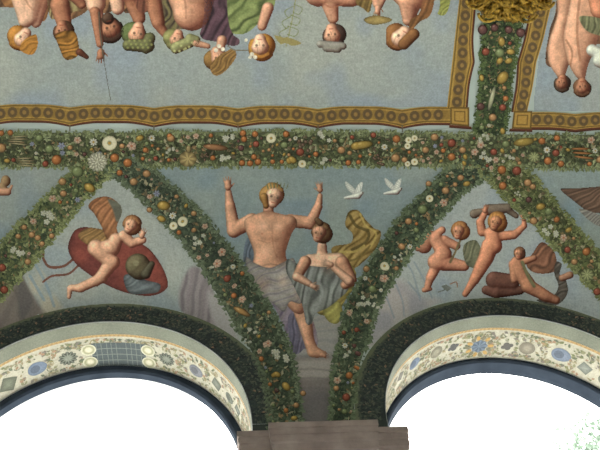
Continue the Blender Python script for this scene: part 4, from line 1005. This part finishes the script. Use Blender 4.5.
    mesh_obj('leaf_sprigs', V, Fc, PAINT, s, lin_np(np.array(C), K), smooth=False, kind='stuff')
GR = (116, 120, 108); BL = (118, 130, 146)
arch_paint(-2, 'left', [('flower', 68, 358, .095, GR), ('heart', 35, 369, .10, BL), ('diamond', 8, 384, .11, (112, 116, 100)), ('flower', 167, 359, .09, GR), ('heart', 195, 370, .09, (126, 128, 132)), ('diamond', 217, 384, .085, GR), ('heart', 229, 397, .07, GR), ('diamond', 238, 410, .07, GR)], (92, 342, 146, 365))
arch_paint(2, 'right', [('rosette', 479, 346, .095, (112, 124, 136)), ('knot', 453, 347, .07, (96, 96, 92)), ('knot', 507, 346, .07, (100, 98, 92)), ('disc', 436, 352, .08, (136, 132, 114)), ('disc', 527, 348, .085, (138, 132, 116)), ('heart', 413, 364, .085, BL), ('heart', 559, 354, .105, (124, 134, 148)), ('diamond', 585, 368, .085, (132, 136, 126)), ('diamond', 400, 376, .07, (120, 118, 108)), ('heart', 604, 380, .08, GR)])

# ------------------------------------------------------------------ pier capitals (mouldings swept round the pier)
def capital(xp, lab):
    t = thing('pier_capital', lab, 'capital', 'capitals on the piers')
    top = ZS-.148
    def sweep(name, hw, y0, y1, prof, mat=M_stone):
        # prof: (projection, z) from top to bottom; plan is a rectangle hw wide from y0 back to y1
        V = []; Fc = []; m = len(prof)
        for p, z in prof: V += [(xp-hw-p, y1, z), (xp-hw-p, y0-p, z), (xp+hw+p, y0-p, z), (xp+hw+p, y1, z)]
        for i in range(m-1):
            for j in range(3): Fc.append((i*4+j, i*4+j+1, i*4+j+5, i*4+j+4))
        Fc += [(0, 3, 2, 1), tuple((m-1)*4+q for q in (0, 1, 2, 3))]
        return mesh_obj(name, V, Fc, mat, t, smooth=False)
    sweep('abacus', .592, YW, YW+.83, [(.130, top), (.130, top-.055), (.118, top-.058), (.118, top-.072), (.124, top-.076), (.122, top-.115), (.112, top-.12), (.112, top-.135), (.118, top-.14), (.116, top-.19), (.104, top-.20), (.10, top-.27), (.03, top-.30), (.01, top-.34)])
    sweep('pilaster_block', .315, YW-.055, YW, [(.145, top+.02), (.145, top-.035), (.134, top-.038), (.134, top-.052), (.140, top-.056), (.138, top-.095), (.127, top-.10), (.127, top-.115), (.133, top-.12), (.131, top-.17), (.118, top-.18), (.115, top-.25), (.05, top-.28), (.012, top-.34)])
    sweep('pilaster_shaft', .31, YW-.05, YW, [(0, top-.34), (0, FLOOR)], M_wall)
capital(0, 'brown moulded stone capital on the pier between the two arches')
capital(-4, 'brown moulded stone capital on the pier beyond the left arch'); capital(4, 'brown moulded stone capital on the pier beyond the right arch')

# ------------------------------------------------------------------ gilded coat-of-arms boss on the ceiling
def boss():
    t = thing('gilded_boss', 'gilded carved scroll and leaf boss hanging on the ceiling above the short garland', 'boss')
    c0 = pt(512, -23, 0); zc = ZS+CB-.0
    O = Vector((c0.x, c0.y, c0.z)); S = .0098
    ex = Vector((1, 0, 0)); ey = Vector((0, -1, 0)); en = Vector((0, 0, -1))
    rg = random.Random(4)
    def Lp(x, y, h): return O+ex*(x*S*1.22)+ey*(-y*S)+en*h         # x right, y towards the arcade (photo pixels), h below the ceiling
    def leaf(base, ang, L, Wd, curl, name='acanthus_leaf', h0=.05):
        d = Vector((math.cos(ang), math.sin(ang))); n_ = Vector((-d.y, d.x)); V = []; nu, nv = 15, 9
        for i in range(nu):
            u = i/(nu-1); w = Wd*(math.sin(math.pi*min(1, u*.92+.08))**.7)*(1+.28*math.cos(u*22))
            for j in range(nv):
                v = 2*j/(nv-1)-1
                p = Vector(base)+d*(L*u)+n_*(w*v*.5); h = h0+curl*math.sin(u*math.pi)*.9-.03*abs(v)**1.5+.02*(1-abs(v))**4
                V.append(Lp(p.x, p.y, h))
        V2 = [v-en*.022 for v in V]; N0 = len(V); F0 = grid_faces(nu, nv); F1 = [tuple(N0+q for q in reversed(f)) for f in F0]
        ed = [(i*nv, (i+1)*nv) for i in range(nu-1)]+[(i*nv+nv-1, (i+1)*nv+nv-1) for i in range(nu-1)]+[(j, j+1) for j in range(nv-1)]+[((nu-1)*nv+j, (nu-1)*nv+j+1) for j in range(nv-1)]
        F2 = [(a, b, N0+b, N0+a) for a, b in ed]
        return mesh_obj(name, V+V2, F0+F1+F2, M_gold, t)
    def tube(name, P, r, twist=0):
        P = [Vector(p) for p in P]; V = []; ns = 10; n_ = len(P)
        for i, p in enumerate(P):
            tg = (P[min(i+1, n_-1)]-P[max(i-1, 0)]).normalized(); a = tg.cross(en).normalized() if abs(tg.dot(en)) < .95 else ex; b = tg.cross(a)
            for j in range(ns):
                q = 2*math.pi*j/ns; rr = r(i/(n_-1)) if callable(r) else r
                rr *= 1+(.22*math.cos(2*q+twist*i) if twist else 0)
                V.append(p+a*rr*math.cos(q)+b*rr*math.sin(q))
        Fc = [(i*ns+j, i*ns+(j+1) % ns, (i+1)*ns+(j+1) % ns, (i+1)*ns+j) for i in range(n_-1) for j in range(ns)]
        Fc += [tuple(range(ns)), tuple((n_-1)*ns+q for q in reversed(range(ns)))]
        return mesh_obj(name, V, Fc, M_gold, t)
    # oval backing dish
    V = []; Fc = []; nr, ns = 8, 48
    for i in range(nr+1):
        for j in range(ns):
            a = 2*math.pi*j/ns; f = i/nr
            V.append(Lp(33*f*math.cos(a), 36*f*math.sin(a), .012+.075*(1-f**3)))
    Fc = [(i*ns+j, i*ns+(j+1) % ns, (i+1)*ns+(j+1) % ns, (i+1)*ns+j) for i in range(nr) for j in range(ns)]
    mesh_obj('shield', V, Fc, M_gold, t)
    tube('rope_ring', [Lp(35*math.cos(a), 39*math.sin(a), .05) for a in np.linspace(0, 2*math.pi, 120)], .035, 1.1)
    tube('inner_ring', [Lp(22*math.cos(a), 25*math.sin(a), .11) for a in np.linspace(0, 2*math.pi, 90)], .022)
    for k in range(44):
        a = 2*math.pi*k/44; leaf((28*math.cos(a), 30*math.sin(a)), a+rg.uniform(-.6, .6), rg.uniform(11, 18), rg.uniform(5, 8), rg.uniform(.03, .09), h0=.04+.05*(k % 2))
    for k in range(34):
        a = 2*math.pi*(k+.5)/34; f = .7+.3*(k % 2); leaf((20*f*math.cos(a), 24*f*math.sin(a)), a+rg.uniform(-.9, .9), rg.uniform(10, 15), rg.uniform(5, 8), rg.uniform(.04, .1), h0=.11)
    for sg in (-1, 1):
        for q in range(3):
            cx, cy = sg*(16+q*12), 34-q*13
            P = [Lp(cx+sg*(9-k*.16)*math.cos(k*.22), cy+(9-k*.16)*math.sin(k*.22), .09+.001*k) for k in range(44)]
            tube('scroll', P, lambda u: .016*(1-.5*u))
    for k in range(30):
        a = 2*math.pi*k/30; bm = bmesh.new(); bmesh.ops.create_icosphere(bm, subdivisions=2, radius=.026)
        p = Lp(29*math.cos(a), 32.5*math.sin(a), .095)
        for v in bm.verts: v.co += p
        bm_obj('bead', bm, M_gold, t, True)
boss()

# ------------------------------------------------------------------ tree outside the right arch
def tree():
    t = thing('garden_tree', 'pale green tree outside the right arch at the lower right corner', 'tree')
    d = (FW+RT*((612-300)/F_PX)-UP*((462-225)/F_PX)).normalized(); c = CAM+d*17
    rg = random.Random(9); V = []; Fc = []
    for k in range(5200):
        th = rg.uniform(0, 6.28); ph = math.acos(rg.uniform(-1, 1)); r = .95*rg.random()**.33*(1+.25*math.sin(th*3+ph*4))
        p = c+Vector((r*math.sin(ph)*math.cos(th)*1.3, r*math.sin(ph)*math.sin(th)*1.3, r*math.cos(ph)*1.15-.3))
        a = Vector((rg.gauss(0, 1), rg.gauss(0, 1), rg.gauss(0, 1))).normalized(); b = a.cross(Vector((rg.gauss(0, 1), rg.gauss(0, 1), rg.gauss(0, 1)))).normalized(); L = rg.uniform(.05, .09)
        n = len(V); V += [p-a*L, p+b*L*.5, p+a*L, p-b*L*.5]; Fc.append((n, n+1, n+2, n+3))
    mesh_obj('foliage', V, Fc, M_leaf, t, smooth=False)
    V = []; Fc = []; ns = 10; n_ = 14
    for i in range(n_):
        u = i/(n_-1); z = FLOOR-.2+(c.z-.2-FLOOR)*u; r = .22*(1-u)+.05
        for j in range(ns): q = 2*math.pi*j/ns; V.append((c.x+.15*math.sin(u*4)+r*math.cos(q), c.y+r*math.sin(q), z))
    Fc = [(i*ns+j, i*ns+(j+1) % ns, (i+1)*ns+(j+1) % ns, (i+1)*ns+j) for i in range(n_-1) for j in range(ns)]
    mesh_obj('trunk', V, Fc, M_bark, t)
tree()

# ------------------------------------------------------------------ light: bright overcast daylight through the arches
w = bpy.data.worlds.new('overcast_sky'); SC.world = w; w.use_nodes = True
w.node_tree.nodes['Background'].inputs['Color'].default_value = (1.0, .985, .96, 1)
w.node_tree.nodes['Background'].inputs['Strength'].default_value = 8.3
SC.view_settings.view_transform = 'Standard'; SC.view_settings.look = 'None'; SC.view_settings.exposure = 0; SC.view_settings.gamma = 1
SC.view_settings.use_curve_mapping = False
SC.cycles.max_bounces = 8; SC.cycles.diffuse_bounces = 6; SC.cycles.sample_clamp_indirect = 20
